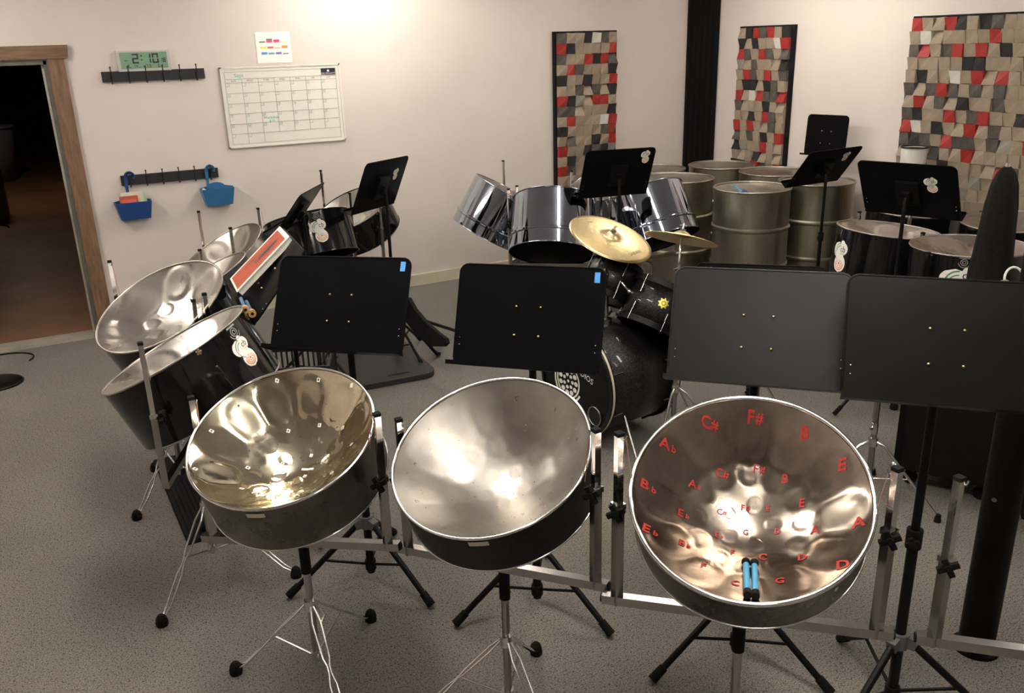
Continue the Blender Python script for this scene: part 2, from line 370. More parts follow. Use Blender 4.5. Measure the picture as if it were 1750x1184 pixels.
# ================================================================== WALL THINGS
# acoustic tile panels
TC = dict(T=mat('tile_tan', (.33, .265, .20), .75, var=.15, vscale=12, bump=.2, bscale=80), B=mat('tile_black', (.018, .018, .02), .7, var=.2, vscale=12),
          D=mat('tile_charcoal', (.095, .085, .078), .7, var=.35, vscale=14), R=mat('tile_red', (.36, .028, .025), .6, var=.2, vscale=12),
          W=mat('tile_white', (.62, .60, .55), .45, var=.1, vscale=12), G=mat('tile_grey', (.27, .26, .23), .6, var=.25, vscale=12),
          O=mat('tile_rust', (.34, .06, .03), .65, var=.2, vscale=12))
TILES = {}
PT = .0895
def tile_mesh(c, k):
    if (c, k) in TILES: return TILES[(c, k)]
    rr = random.Random(k*31+5); h = PT/2*.985
    jit = lambda a: rr.uniform(-a, a)
    back = [(-h, 0, -h), (h, 0, -h), (h, 0, h), (-h, 0, h)]
    d = [rr.uniform(.018, .06) for _ in range(4)]
    tilt = rr.choice([(.016, .044), (.040, .022), (.026, .040), (.046, .030)])
    d = [tilt[1]+jit(.008), tilt[1]+jit(.012), tilt[0]+jit(.008), tilt[0]+jit(.012)]
    fr = [(-h+jit(.005), -d[0], -h+jit(.006)), (h+jit(.007), -d[1], -h+jit(.006)), (h+jit(.007), -d[2], h+jit(.004)), (-h+jit(.007), -d[3], h+jit(.004))]
    mb = MB().add(back+fr, [(0, 1, 2, 3), (4, 7, 6, 5), (0, 4, 5, 1), (1, 5, 6, 2), (2, 6, 7, 3), (3, 7, 4, 0)], 0, False)
    TILES[(c, k)] = mb.mesh('tile', TC[c]); return TILES[(c, k)]
FRB = mat('panel_backing', (.008, .008, .012), .7, spec=.2, var=.2, vscale=9)
def acoustic(label, rows, ncol, nrow, origin, rz, top):
    t = empty('acoustic_panel', label, 'acoustic panel', loc=origin); t.rotation_euler = (0, 0, rz)
    W, Hh = ncol*PT+.035, nrow*PT+.03
    o = MB().box((0, -.022, -Hh/2), (W, .044, Hh)).build('backing_board', FRB, t)
    rr = random.Random(ncol*7+nrow)
    for j in range(nrow):
        for i in range(ncol):
            c = rows[j][i] if j < len(rows) and i < len(rows[j]) else rr.choice('TTTTTTBDRTTDRTBG')
            o = bpy.data.objects.new('tile', tile_mesh(c, rr.randrange(10))); COL.objects.link(o); o.parent = t
            o.location = (-(ncol-1)*PT/2+i*PT, -.040, -.015-PT/2-j*PT)
    return t
R1 = 'DTTBWDT RBTTTTR DTTRBRD TRDTTTB BTTBTTR TTDTDTB RBGTRRT DDTTTTB TRTTTWR BTTTTDO TDTTBTR RTTBDBG TBTTTDT RDTBTTR TTTRTTB RGTTDTT'.split()
R2 = 'TBRDRTB BTBTTWR RDTRDTD GTDTTTB TRDTRTD TBBTBDT RTWRDDR DTTTBTT TTBTRDT RTRTTDT DTDTBTR BGTTRTT TTTBTTT BBTRDTR'.split()
R3 = 'RTTRBTBDTTRTBT TWTTTTTRTTTBTD DRTDRTRTBTTRTT TTTTTBBTTTDTTR TBTTWTRTRTTTBT DTDRDTDTDTTRTT TRTDTBTTDTTTTG DBTTRTDRTTBTRT RWTBTTRTDTTTDT DBDTRDDTDGTRTT TTTBTTRTTTTTBT TRBTBTTTTRDTTT TBBTRTTGTBTTRT TTTWBTGTTTRTTB TTTRTRTTTTTTDT TTTTDTDTTDTBTT TTBDTTTTBTTTRT'.split()
acoustic('narrow red, tan and black tile panel hanging on the back wall', R1, 7, 16, (4.462, YB-.002, 2.10), 0, 0)
acoustic('narrow red, tan and black tile panel on the right wall next to the corner column', R2, 7, 17, (XR-.002, 6.145, 2.10), -math.pi/2, 0)
acoustic('wide red, tan and black tile panel on the right wall', R3, 14, 17, (XR-.002, 3.985, 2.12), -math.pi/2, 0)

# whiteboard calendar
cx, cz, W, Hh = 1.708, 1.606, .925, .595
def wallmap(ox, oz, y=YB):
    return lambda x, y_, l: Vector((ox+x, y-.0125-.0006*l, oz+y_))
cal = empty('whiteboard_calendar', 'white month planner whiteboard with green dates on the back wall', 'calendar', loc=(cx, YB, cz))
P(MB().box((cx, YB-.005, cz), (W, .010, Hh)), 'board', mat('whiteboard', (.82, .80, .74), .3, var=.02, vscale=3), cal)
fr = MB()
for sx in (-1, 1): fr.box((cx+sx*(W/2-.006), YB-.008, cz), (.012, .016, Hh))
for sz in (-1, 1): fr.box((cx, YB-.008, cz+sz*(Hh/2-.006)), (W, .016, .012))
P(fr, 'frame', mat('whiteboard_frame', (.80, .77, .70), .4, var=.03, vscale=9), cal)
fm = wallmap(cx, cz); g = MB(); gx0, gx1, gz1, gz0 = -.432, .425, .262, -.268
def ln(mb, x0, z0, x1, z1, wd=.0028, mi=0):
    if x0 == x1: add_poly(mb, [(x0-wd/2, z0), (x0+wd/2, z0), (x0+wd/2, z1), (x0-wd/2, z1)], fm, mi, 1)
    else: add_poly(mb, [(x0, z0-wd/2), (x1, z0-wd/2), (x1, z0+wd/2), (x0, z0+wd/2)], fm, mi, 1)
cw = (gx1-gx0)/7; zs = [gz1, gz1-.052, gz1-.080]; rh = (zs[2]-gz0)/6
for z_ in (zs[0], zs[1], zs[2]): ln(g, gx0, z_, gx1, z_)
for r in range(1, 7): ln(g, gx0, zs[2]-rh*r, gx1, zs[2]-rh*r)
for i in range(8):
    zb = gz0 if i in (0, 1, 2, 7) else zs[2]-rh*5
    ln(g, gx0+cw*i, zs[1] if 0 < i < 7 else zs[0], gx0+cw*i, zb)
for r in range(6):
    for i in range(7 if r < 5 else 2):
        x0 = gx0+cw*i; z0 = zs[2]-rh*r
        ln(g, x0+.026, z0-.024, x0+.026, z0, .002); ln(g, x0, z0-.024, x0+.026, z0-.024, .002)
P(g, 'grid_lines', GREY_INK, cal)
for i, dname in enumerate('SUN MON TUES WED THU FRI SAT'.split()):
    tx = MB(); add_text(tx, dname, .020, fm, gx0+cw*(i+.5), zs[1]-.014, 0)
    P(tx, 'day_name', mat('brown_ink', (.35, .20, .14), .5, var=.1, vscale=50), cal)
dnum = 1
for r in range(5):
    for i in range(7):
        if r == 0 and i < 4 or dnum > 29: continue
        tx = MB(); add_text(tx, str(dnum), .021, fm, gx0+cw*i+.013, zs[2]-rh*r-.012, 0, layer=2, rot=.05); dnum += 1
        P(tx, 'date_number', TEALINK, cal)
for wd, sz_, x_, z_ in (('Sept', .04, gx0+.105, zs[0]-.028), ('Workshop', .028, gx0+cw*2.5+.008, zs[2]-rh*3-.040), ('$10', .026, gx0+cw*2.5+.01, zs[2]-rh*3-.068)):
    tx = MB(); add_text(tx, wd, sz_, fm, x_, z_, 0, layer=2); P(tx, 'green_word', TEALINK, cal)
lg = MB(); add_poly(lg, [(gx1-.118, gz1-.046), (gx1-.003, gz1-.046), (gx1-.003, gz1+.002), (gx1-.118, gz1+.002)], fm, 0, 1)
add_text(lg, 'JTBC PRODUCTS', .015, fm, gx1-.060, gz1-.037, 1, layer=3)
add_poly(lg, ell(gx1-.060, gz1-.017, .009, .009, 12), fm, 1, 3)
P(lg, 'maker_label', [mat('navy_label', (.02, .02, .05), .4, var=.1, vscale=9), WHITEP], cal)

# colour chart paper
pc = empty('colour_chart_paper', 'white sheet with rows of coloured marks taped above the calendar', 'paper', loc=(1.67, YB, 2.035))
P(MB().box((1.67, YB-.002, 2.035), (.265, .003, .222)), 'sheet', mat('white_paper', (.9, .9, .86), .7, var=.02, vscale=9), pc)
f2 = lambda x, y, l: Vector((1.67+x, YB-.0042-.0004*l, 2.035+y))
cols_ = [[(.07, .28, .08), (.75, .08, .25), (.80, .05, .25), (.75, .85, .2)], [(.80, .85, .1), (.80, .12, .12), (.85, .25, .15), (.85, .30, .10)], [(.08, .35, .65), (.12, .42, .68), (.22, .20, .60), (.20, .18, .50)]]
cmk = MB(); cml = []
for r in range(3):
    for i in range(4):
        x0 = -.105+i*.054+r*.004; z0 = .035-r*.043; hh = [.010, .020, .021, .008, .016, .014, .006, .020, .018, .014, .016, .008][r*4+i]
        add_poly(cmk, [(x0, z0), (x0+.045, z0+.001), (x0+.045, z0+hh), (x0, z0+hh)], f2, len(cml), 1)
        cml.append(mat('chart_%d_%d' % (r, i), cols_[r][i], .6, var=.05, vscale=30))
add_poly(cmk, [(-.051, .053), (-.006, .054), (-.006, .063), (-.051, .063)], f2, 0, 2)
P(cmk, 'colour_marks', cml, pc)

# hook rails
RAILM = mat('black_rail', (.016, .017, .022), .45, var=.2, vscale=10)
def hook_rail(label, x0, x1, z, nh=6, first=.06):
    t = empty('hook_rail', label, 'hook rail', loc=((x0+x1)/2, YB, z))
    P(MB().box(((x0+x1)/2, YB-.010, z), (x1-x0, .020, .072)), 'rail', RAILM, t)
    xs = []
    for i in range(nh):
        x = x0+first+(x1-x0-2*first)*i/(nh-1); xs.append(x)
        mb = MB(); mb.tube([(x, YB-.022, z-.045), (x, YB-.024, z+.01), (x, YB-.045, z+.02), (x, YB-.055, z+.045), (x, YB-.052, z+.062)], .0042, 6)
        mb.tube([(x, YB-.022, z-.030), (x, YB-.040, z-.047), (x, YB-.050, z-.040)], .004, 6); mb.sphere((x, YB-.052, z+.064), .0065, 8, 6); mb.sphere((x, YB-.051, z-.038), .006, 8, 6)
        P(mb, 'hook', RAILM, t)
    return xs
hook_rail('black six hook wall rail directly under the digital clock', .437, 1.136, 1.868)
hxs = hook_rail('black six hook wall rail carrying the two blue baskets', .443, 1.135, 1.140)

# digital clock
ck = empty('digital_clock', 'silver framed digital wall clock with green screen showing 2:10', 'clock', loc=(.731, YB, 1.970))
t = MB(); cxx, czz = .731, 1.970
t.box((cxx, YB-.016, czz), (.355, .026, .140)); P(t, 'case', mat('clock_case', (.55, .54, .52), .4, var=.05, vscale=9), ck)
P(MB().box((cxx, YB-.030, czz+.003), (.315, .004, .110)), 'screen', mat('lcd_green', (.20, .34, .24), .3, var=.05, vscale=9), ck)
fck = lambda x, y, l: Vector((cxx+x, YB-.0325-.0004*l, czz+y))
dg_ = MB()
def seg7(mb, ch, x, y, w_, h_, t_):
    S = {'0': 'abcdef', '1': 'bc', '2': 'abged', '3': 'abgcd', '4': 'fgbc', '6': 'afgcde', '7': 'abc', '8': 'abcdefg', '9': 'abcdfg'}[ch]
    R_ = {'a': (x, y+h_-t_, x+w_, y+h_), 'd': (x, y, x+w_, y+t_), 'g': (x, y+h_/2-t_/2, x+w_, y+h_/2+t_/2), 'f': (x, y+h_/2+t_/3, x+t_, y+h_-t_/3), 'b': (x+w_-t_, y+h_/2+t_/3, x+w_, y+h_-t_/3), 'e': (x, y+t_/3, x+t_, y+h_/2-t_/3), 'c': (x+w_-t_, y+t_/3, x+w_, y+h_/2-t_/3)}
    for c in S:
        a, b2, c2, d2 = R_[c]; add_poly(mb, [(a, b2), (c2, b2), (c2, d2), (a, d2)], fck, 0, 1)
for ch, x_ in (('2', -.078), ('1', .005), ('0', .056)):
    d1_ = MB(); seg7(d1_, ch, x_, -.018, .042, .066, .010); P(d1_, 'digit', INK, ck)
for z_ in (.000, .028): add_poly(dg_, [(-.020, z_), (-.011, z_), (-.011, z_+.010), (-.020, z_+.010)], fck, 0, 1)
add_poly(dg_, [(-.128, .000), (-.110, .000), (-.110, .005), (-.128, .005)], fck, 0, 1)
seg7(dg_, '1', .108, -.014, .014, .030, .004); seg7(dg_, '8', .127, -.014, .018, .030, .005)
for k, ch in enumerate('9 14 73 61'):
    if ch != ' ': seg7(dg_, ch, [-.118, 0, -.078, -.060, 0, .008, .028, 0, .088, .108][k], -.047, .013, .021, .003)
add_poly(dg_, [(-.098, -.047), (-.093, -.047), (-.093, -.042), (-.098, -.042)], fck, 0, 1); add_poly(dg_, [(-.038, -.047), (-.033, -.047), (-.033, -.042), (-.038, -.042)], fck, 0, 1)
tag(P(dg_, 'small_digits', INK, ck), kind='stuff')

# blue hanging baskets
def basket(name, label, xh, cx, zt, colm, w0, rise):
    t = empty(name, label, 'basket', loc=(cx, YB, zt))
    dp, h, th = .11, .13, .004
    top = [(-w0/2, -.012), (w0/2, -.012), (w0/2-.008, -dp), (-w0/2+.008, -dp)]; bt = [(-w0/2+.03, -.012), (w0/2-.022, -.012), (w0/2-.028, -dp+.028), (-w0/2+.036, -dp+.028)]
    mb = MB(); vo = [Vector((cx+x, YB+y, zt)) for x, y in top]+[Vector((cx+x, YB+y, zt-h)) for x, y in bt]
    c_ = Vector((cx, YB-dp/2, zt)); vi = [Vector((v.x+(c_.x-v.x)*.05, v.y+(c_.y-v.y)*.08, v.z+(0 if i < 4 else th))) for i, v in enumerate(vo)]
    mb.add(vo+vi, [(0, 4, 5, 1), (1, 5, 6, 2), (2, 6, 7, 3), (3, 7, 4, 0), (4, 7, 6, 5), (8, 9, 13, 12), (9, 10, 14, 13), (10, 11, 15, 14), (11, 8, 12, 15), (12, 13, 14, 15),
                    (0, 1, 9, 8), (1, 2, 10, 9), (2, 3, 11, 10), (3, 0, 8, 11)], 0, False)
    P(mb, 'bin', colm, t)
    # back plate with a neck that curls over the hook
    bk = MB(); pl = [(-w0/2, 0), (w0/2, 0)]+[(w0/2*.55*math.cos(rad(a)), .0+.04*math.sin(rad(a))) for a in range(20, 161, 20)]
    bk.prism(pl, .004, Matrix.Translation((cx, YB-.014, zt-.001)))
    P(bk, 'back_plate', colm, t)
    hk = MB(); rx = .028; zc = 1.140+.045-rx+.012; pts = []
    pts.append((xh-rx, zt+.02)); pts.append((xh-rx-.002, (zt+zc)/2))
    for a in range(180, -31, -21): pts.append((xh+rx*math.cos(rad(a)), zc+rx*math.sin(rad(a))))
    for i in range(len(pts)-1):
        a, b_ = Vector(pts[i]), Vector(pts[i+1]); d = (b_-a).normalized(); n = Vector((-d.y, d.x))*.0105
        hk.prism([tuple(a-n-d*.002), tuple(b_-n+d*.002), tuple(b_+n+d*.002), tuple(a+n-d*.002)], .005, Matrix.Translation((0, YB-.034, 0)))
    hk.prism([(xh-rx-.010, zt+.0), (xh-rx+.012, zt+.0), (xh-rx+.012, zt+.03), (xh-rx-.010, zt+.03)], .024, Matrix.Translation((0, YB-.026, 0)))
    P(hk, 'hook_handle', colm, t)
    return t
NAVY = mat('navy_plastic', (.015, .065, .26), .4, var=.1, vscale=9); SKY = mat('sky_blue_plastic', (.035, .17, .38), .4, var=.08, vscale=9)
basket('hanging_basket', 'dark blue plastic wall basket full of card packets', hxs[0], .497, .990, NAVY, .265, 0)
basket('hanging_basket', 'lighter blue plastic wall basket with a white marker', hxs[5], 1.105, 1.030, SKY, .255, 0)
def packet(label, c, sz, m_, rz=0, cat='packet', nm='card_packet'):
    t = empty(nm, label, cat, loc=c); t.rotation_euler = (rad(-8), 0, rz)
    MB().box((0, 0, 0), sz).build('sleeve', m_, t); MB().box((0, -sz[1]/2-.0008, -.01), (sz[0]*.8, .001, sz[2]*.7)).build('front_card', TMP, t)
TMP = mat('orange_card', (.62, .12, .06), .5, var=.08, vscale=20)
packet('red and orange card packet at the front of the dark blue basket', (.470, YB-.078, .985), (.125, .007, .10), mat('red_card', (.45, .07, .05), .5, var=.1, vscale=20), .05)
TMP = mat('cream_card', (.72, .62, .36), .5, var=.08, vscale=20)
packet('cream card packet standing behind the red packet in the dark blue basket', (.495, YB-.058, .998), (.15, .006, .12), mat('pale_card', (.62, .60, .48), .5, var=.1, vscale=20), -.04)
TMP = mat('green_card', (.42, .62, .40), .5, var=.08, vscale=20)
packet('pale green card packet at the right of the dark blue basket', (.535, YB-.040, 1.000), (.12, .006, .115), mat('mint_card', (.45, .60, .45), .5, var=.1, vscale=20), .03)
mk = empty('marker_pen', 'white marker pen with blue cap leaning in the lighter blue basket', 'marker', loc=(1.02, YB-.06, .98))
P(MB().cyl((.995, YB-.085, 1.035), (1.055, YB-.060, .99), .009), 'barrel', WHITEP, mk)
P(MB().cyl((1.055, YB-.060, .99), (1.085, YB-.048, .968), .010), 'cap', mat('blue_cap', (.02, .08, .55), .4, var=.05, vscale=9), mk)

# switch plate, bin and table leg in the dark hall
sw = empty('switch_plate', 'pale wall switch plate in the dark room beyond the doorway', 'switch', loc=(.35, 21.4, 1.05))
P(MB().box((.62, 21.44, .86), (.16, .012, .12)), 'plate', WHITEP, sw); P(MB().box((.62, 21.428, .86), (.03, .014, .05)), 'rocker', CREAM, sw)
bn = empty('waste_bin', 'tall grey waste bin in the dark room beyond the doorway', 'bin', loc=(-.9, 17.6, 0))
MB().lathe([(0, .001), (.36, .001), (.46, .9), (.43, .9), (.34, .03), (0, .03)], 28).build('body', mat('grey_bin', (.20, .21, .24), .6, var=.1, vscale=6), bn)
MB().torus(.46, .025, None, 28, 6, 0, .9).build('rim', mat('grey_bin_rim', (.23, .24, .27), .6, var=.1, vscale=6), bn)
wp = empty('wooden_cabinet', 'dark wooden cabinet side at the left of the hall', 'cabinet', loc=(-1.0, 13.6, 0))
MB().box((0, 0, .45), (.8, .5, .9)).build('carcass', mat('hall_wood', (.07, .03, .015), .5, var=.3, vscale=4), wp)
MB().box((0, 0, .915), (.86, .54, .03)).build('top', mat('hall_wood', (.07, .03, .015)), wp)
MB().box((0, -.255, .45), (.36, .012, .8)).build('door', mat('hall_wood', (.07, .03, .015)), wp)

# ================================================================== STEEL PANS
def basis(n):
    z = Vector(n).normalized(); x = Vector((-z.y, z.x, 0))
    if x.length < 1e-4: x = Vector((1, 0, 0))
    x.normalize()
    if x.dot(rt0) < 0: x = -x
    return x, z.cross(x), z
def notes_layout(kind):
    N = []
    if kind == 'tenor':
        for k in range(12):
            a = rad(90-30*k+4); N.append((.218*math.cos(a), .218*math.sin(a), .056, .050, a, .0052))
        for k in range(12):
            a = rad(90-30*k+4); N.append((.138*math.cos(a), .138*math.sin(a), .030, .026, a, .0034))
        for k in range(5):
            a = rad(80-72*k); N.append((.060*math.cos(a), .060*math.sin(a), .021, .018, a, .0022))
    elif kind == 'second':
        for k in range(7):
            a = rad(70-51.4*k); N.append((.205*math.cos(a), .205*math.sin(a), .075, .066, a, .0050))
        for k in range(6):
            a = rad(90-60*k); N.append((.095*math.cos(a), .095*math.sin(a), .036, .032, a, .003))
    else:
        for k in range(5):
            a = rad(70-72*k); N.append((.175*math.cos(a), .175*math.sin(a), .095, .085, a, .006))
        N.append((0, 0, .06, .06, 0, .006))
    return N
def bowl_z(x, y, R, D, N):
    r = math.hypot(x, y); z = -D*(1-(r/R)**2)
    for (cx, cy, a, b_, an, h) in N:
        dx, dy = x-cx, y-cy
        u = (dx*math.cos(an)+dy*math.sin(an))/a; v = (-dx*math.sin(an)+dy*math.cos(an))/b_
        q = u*u+v*v
        if q < 2.2:
            s_ = max(0, min(1, (1.25-q)/.7)); s_ = s_*s_*(3-2*s_)
            z += h*s_*(1-.25*q)-.25*h*math.exp(-((q-1.35)/.3)**2)
    return z
def pan(name, label, c, n, skirt, D, kind, bm, sm, rm=None, soft=1.0, R=.288, group=None, beads=(), flare=0.0, seg=96, rings=44, cat='steel pan', rimr=.0045):
    x, y, z = basis(n); M = Matrix((x, y, z)).transposed().to_4x4(); M.translation = Vector(c)
    t = empty(name, label, cat, group); t.matrix_world = M
    N = [q[:5]+(q[5]*soft,) for q in notes_layout(kind)]; mb = MB(); vs = [Vector((0, 0, bowl_z(0, 0, R, D, N)))]; fs = []
    for j in range(1, rings+1):
        r = (R-.003)*j/rings
        for i in range(seg):
            a = 2*math.pi*i/seg; px, py = r*math.cos(a), r*math.sin(a); vs.append(Vector((px, py, bowl_z(px, py, R, D, N))))
    for i in range(seg): fs.append((0, 1+i, 1+(i+1) % seg))
    for j in range(rings-1):
        for i in range(seg):
            a = 1+j*seg; fs.append((a+i, a+seg+i, a+seg+(i+1) % seg, a+(i+1) % seg))
    mb.add(vs, fs, 0, True); mb.build('bowl', bm, t)
    prof = [(R, 0)]
    Z = 0
    for bz, br in sorted(beads, reverse=True):
        prof += [(R+flare*(-bz-br)/skirt, bz+br), (R+br*.8+flare*(-bz)/skirt, bz+br*.4), (R+br*.8+flare*(-bz)/skirt, bz-br*.4), (R+flare*(-bz+br)/skirt, bz-br)]
    prof += [(R+flare, -skirt), (R+flare-.0025, -skirt), (R-.0025, -.004)]
    sk = MB().lathe(prof, seg, None, 0, False)
    for i, f in enumerate(sk.f): pass
    so = sk.build('skirt', sm, t)
    mod = so.modifiers.new('edge', 'EDGE_SPLIT'); mod.split_angle = rad(35)
    MB().torus(R+.001, rimr, None, seg, 8).build('rim', rm or sm, t)
    if skirt > .05: MB().torus(R+flare, .0035, None, seg, 6, 0, -skirt).build('skirt_edge', rm or sm, t)
    return t, M, N
def cylmap(R, phi, z0, off=.0012):
    return lambda x, y, l: Vector(((R+off+.0006*l)*math.cos(rad(phi)+x/R), (R+off+.0006*l)*math.sin(rad(phi)+x/R), z0+y))
def pan_sticker(t, R, phi, z0, S, fmap=None):
    mb = MB(); sticker_geo(mb, S, fmap or cylmap(R, phi, z0)); o = mb.build('sticker', STK, t); o['label'] = 'white sticker with cb lettering'; return o
def skirt_badge(t, R, phi, z0):
    mb = MB(); f = cylmap(R, phi, z0)
    add_poly(mb, [(-.024, .017), (.024, .017), (.024, .024), (-.024, .024)], f, 0, 1); add_arc(mb, 0, -.002, .016, .003, 0, 360, f, 0, n=14); add_arc(mb, 0, -.002, .008, .003, 0, 360, f, 0, n=10)
    add_arc(mb, 0, -.002, .026, .003, 190, 350, f, 0, n=10); mb.build('maker_mark', GREY_INK, t)
def skirt_tape(t, R, phi, z0, w_=.055, h_=.018):
    mb = MB(); f = cylmap(R, phi, z0)
    for k in range(6): add_poly(mb, [(-w_/2+w_*k/6, -h_/2), (-w_/2+w_*(k+1)/6, -h_/2), (-w_/2+w_*(k+1)/6, h_/2), (-w_/2+w_*k/6, h_/2)], f, 0, 1)
    mb.build('label_tape', LABELP, t)

PG = 'front row of tenor steel pans'
P1 = ((.479, 2.477, .911), (-.269, -.287, .919)); P2 = ((.955, 1.995, .93), (-.366, -.238, .9)); P3 = ((1.376, 1.411, .96), (-.373, -.358, .856))
t1, M1, N1 = pan('steel_pan', 'shiny golden tenor pan with small white note labels', *P1, .195, .17, 'tenor', GOLD, BRONZESK, CHROME, group=PG)
t2, M2, N2 = pan('steel_pan', 'matt silver tenor pan with a black skirt, middle of the front row', *P2, .150, .17, 'tenor', SATIN, BLACKSK, CHROME, soft=.4, group=PG)
t3, M3, N3 = pan('steel_pan', 'bronze tinted tenor pan with red painted note letters', *P3, .135, .17, 'tenor', COPPER, BRONZESK, CHROME, soft=.8, group=PG, rimr=.0065)
skirt_tape(t1, .288, -81.2, -.026); skirt_tape(t2, .288, -70.4, -.022)
# small labels and punched dots on the golden pan
for (lx, ly) in [(-.131, .237), (.007, .262), (.138, .238), (-.222, .124), (-.258, .007), (-.222, -.154), (-.102, -.143), (-.071, .118), (.029, .15), (.125, .132), (.187, .059), (-.137, -.047), (-.054, .01), (.029, .054), (.094, .048), (.15, -.036), (.041, -.027)]:
    f = lambda x, y, l, lx=lx, ly=ly: Vector((lx+x, ly+y, bowl_z(lx+x, ly+y, .288, .17, N1)+.0012+.0005*l))
    mb = MB(); add_poly(mb, [(-.0055, -.0055), (.0055, -.0055), (.0055, .0055), (-.0055, .0055)], f, 0, 0); add_poly(mb, [(-.002, -.003), (.002, -.003), (.002, .003), (-.002, .003)], f, 1, 1)
    mb.build('note_label', [WHITEP, INK], t1)
mb = MB(); f = lambda x, y, l: Vector((.038+x, .001+y, bowl_z(.038+x, .001+y, .288, .17, N1)+.0015+.0005*l))
for k in range(4): add_poly(mb, [(-.022+.011*k, -.004), (-.011+.011*k, -.004), (-.011+.011*k, .004), (-.022+.011*k, .004)], f, 0, 1)
mb.build('name_strip', [WHITEP, INK], t1)
def dots(t, N, R, D, m_, ntot, seed, size=.0016):
    rr = random.Random(seed); mb = MB()
    for (cx, cy, a, b_, an, h) in N:
        k_ = 14 if a > .04 else 8
        for k in range(k_):
            th = 2*math.pi*k/k_; q = 1.18; u, v = a*q*math.cos(th), b_*q*math.sin(th)
            px, py = cx+u*math.cos(an)-v*math.sin(an), cy+u*math.sin(an)+v*math.cos(an)
            if math.hypot(px, py) > R*.96: continue
            mb.add([Vector((px+size*math.cos(q2), py+size*math.sin(q2), bowl_z(px, py, R, D, N)+.0010)) for q2 in (0, 1.57, 3.14, 4.71)], [(0, 1, 2, 3)], 0, False)
    o = mb.build('punch_marks', m_, t); o['kind'] = 'stuff'
dots(t1, N1, .288, .17, INK, 100, 3)
# grip marks on the silver pan
rr = random.Random(4); mb = MB()
for k in range(150):
    r = .27*math.sqrt(rr.random()); a = rr.uniform(0, 6.28); px, py = r*math.cos(a), r*math.sin(a); s_ = rr.uniform(.0006, .0022)
    mb.add([Vector((px+s_*math.cos(q2), py+s_*math.sin(q2), bowl_z(px, py, .288, .17, N2)+.0010)) for q2 in (0, 1.2, 2.5, 3.7, 5)], [(0, 1, 2, 3, 4)], 0, False)
o = mb.build('rust_specks', mat('rust_speck', (.16, .09, .06), .7, var=.3, vscale=50), t2); o['kind'] = 'stuff'
for k in range(9):
    a = rad(100-33*k); px, py = .245*math.cos(a), .245*math.sin(a)
    f = lambda x, y, l, px=px, py=py: Vector((px+x, py+y, bowl_z(px+x, py+y, .288, .17, N2)+.0012+.0005*l))
    mb = MB(); add_text(mb, 'CFBEADGCE'[k], .014, f, 0, 0, 0); mb.build('note_letter', INK, t2)
# red letters
LET = [('C#', -.122, .218), ('F#', -.009, .250), ('B', .121, .217), ('Ab', -.219, .13), ('Bb', -.252, .001), ('Eb', -.227, -.125), ('A', .255, -.025), ('D', .222, -.145), ('E', .215, .132),
       ('Ab', -.143, .069), ('C#', -.079, .12), ('F#', .013, .146), ('B', .082, .126), ('E', .128, .062), ('Eb', -.162, -.023), ('C#', -.069, .023), ('F#', -.012, .048), ('E', .046, .052), ('A', .162, -.016),
       ('Bb', -.145, -.116), ('Eb', -.069, -.047), ('G', -.003, -.02), ('D', .074, -.011), ('F', -.03, -.091), ('C', .044, -.093), ('D', .136, -.096), ('F', -.092, -.167), ('G', .088, -.18), ('C', -.012, -.206)]
BOLD[0] = .03
for k, (tx_, lx, ly) in enumerate(LET):
    sz = .038 if k < 9 else (.029 if math.hypot(lx, ly) > .1 else .022)
    f = lambda x, y, l, lx=lx, ly=ly: Vector((lx+x, ly+y, bowl_z(lx+x, ly+y, .288, .17, N3)+.0016))
    mb = MB()
    if len(tx_) == 2:
        add_text(mb, tx_[0], sz, f, -sz*.22, 0, 0); add_text(mb, tx_[1], sz*(.62 if tx_[1] == 'b' else .8), f, sz*.38, -sz*.05 if tx_[1] == 'b' else 0, 0)
    else: add_text(mb, tx_, sz, f, 0, 0, 0)
    mb.build('note_letter', REDINK, t3)
BOLD[0] = 0.0
mb = MB(); f = cylmap(.288, -43, -.045)
add_poly(mb, ell(0, 0, .006, .009, 12), f, 0, 1); mb.build('white_dot', WHITEP, t3)

# mallets in the lettered pan
MBLUE = mat('blue_mallet_grip', (.05, .28, .50), .45, var=.1, vscale=30)
for k, (ax, bx) in enumerate(((.006, .020), (.026, .038))):
    zt = bowl_z(ax, -.125, .288, .17, N3)+.012; zb = bowl_z(bx, -.262, .288, .17, N3)+.014
    a, b_ = M3 @ Vector((ax, -.125, zt)), M3 @ Vector((bx, -.262, zb)); d = b_-a
    t = empty('mallet', ['left one of two blue handled mallets lying in the red lettered pan', 'right one of two blue handled mallets lying in the red lettered pan'][k], 'mallet', 'blue mallets in the lettered pan', a)
    P(MB().cyl(a+d*.09, a+d*.90, .0078), 'grip', MBLUE, t); P(MB().sphere(a, .0115, 12, 8), 'tip', RUBBER, t)
    P(MB().cyl(a, a+d*.10, .006), 'ferrule', RUBBER, t); P(MB().cyl(a+d*.88, b_, .0095), 'end_cap', RUBBER, t)

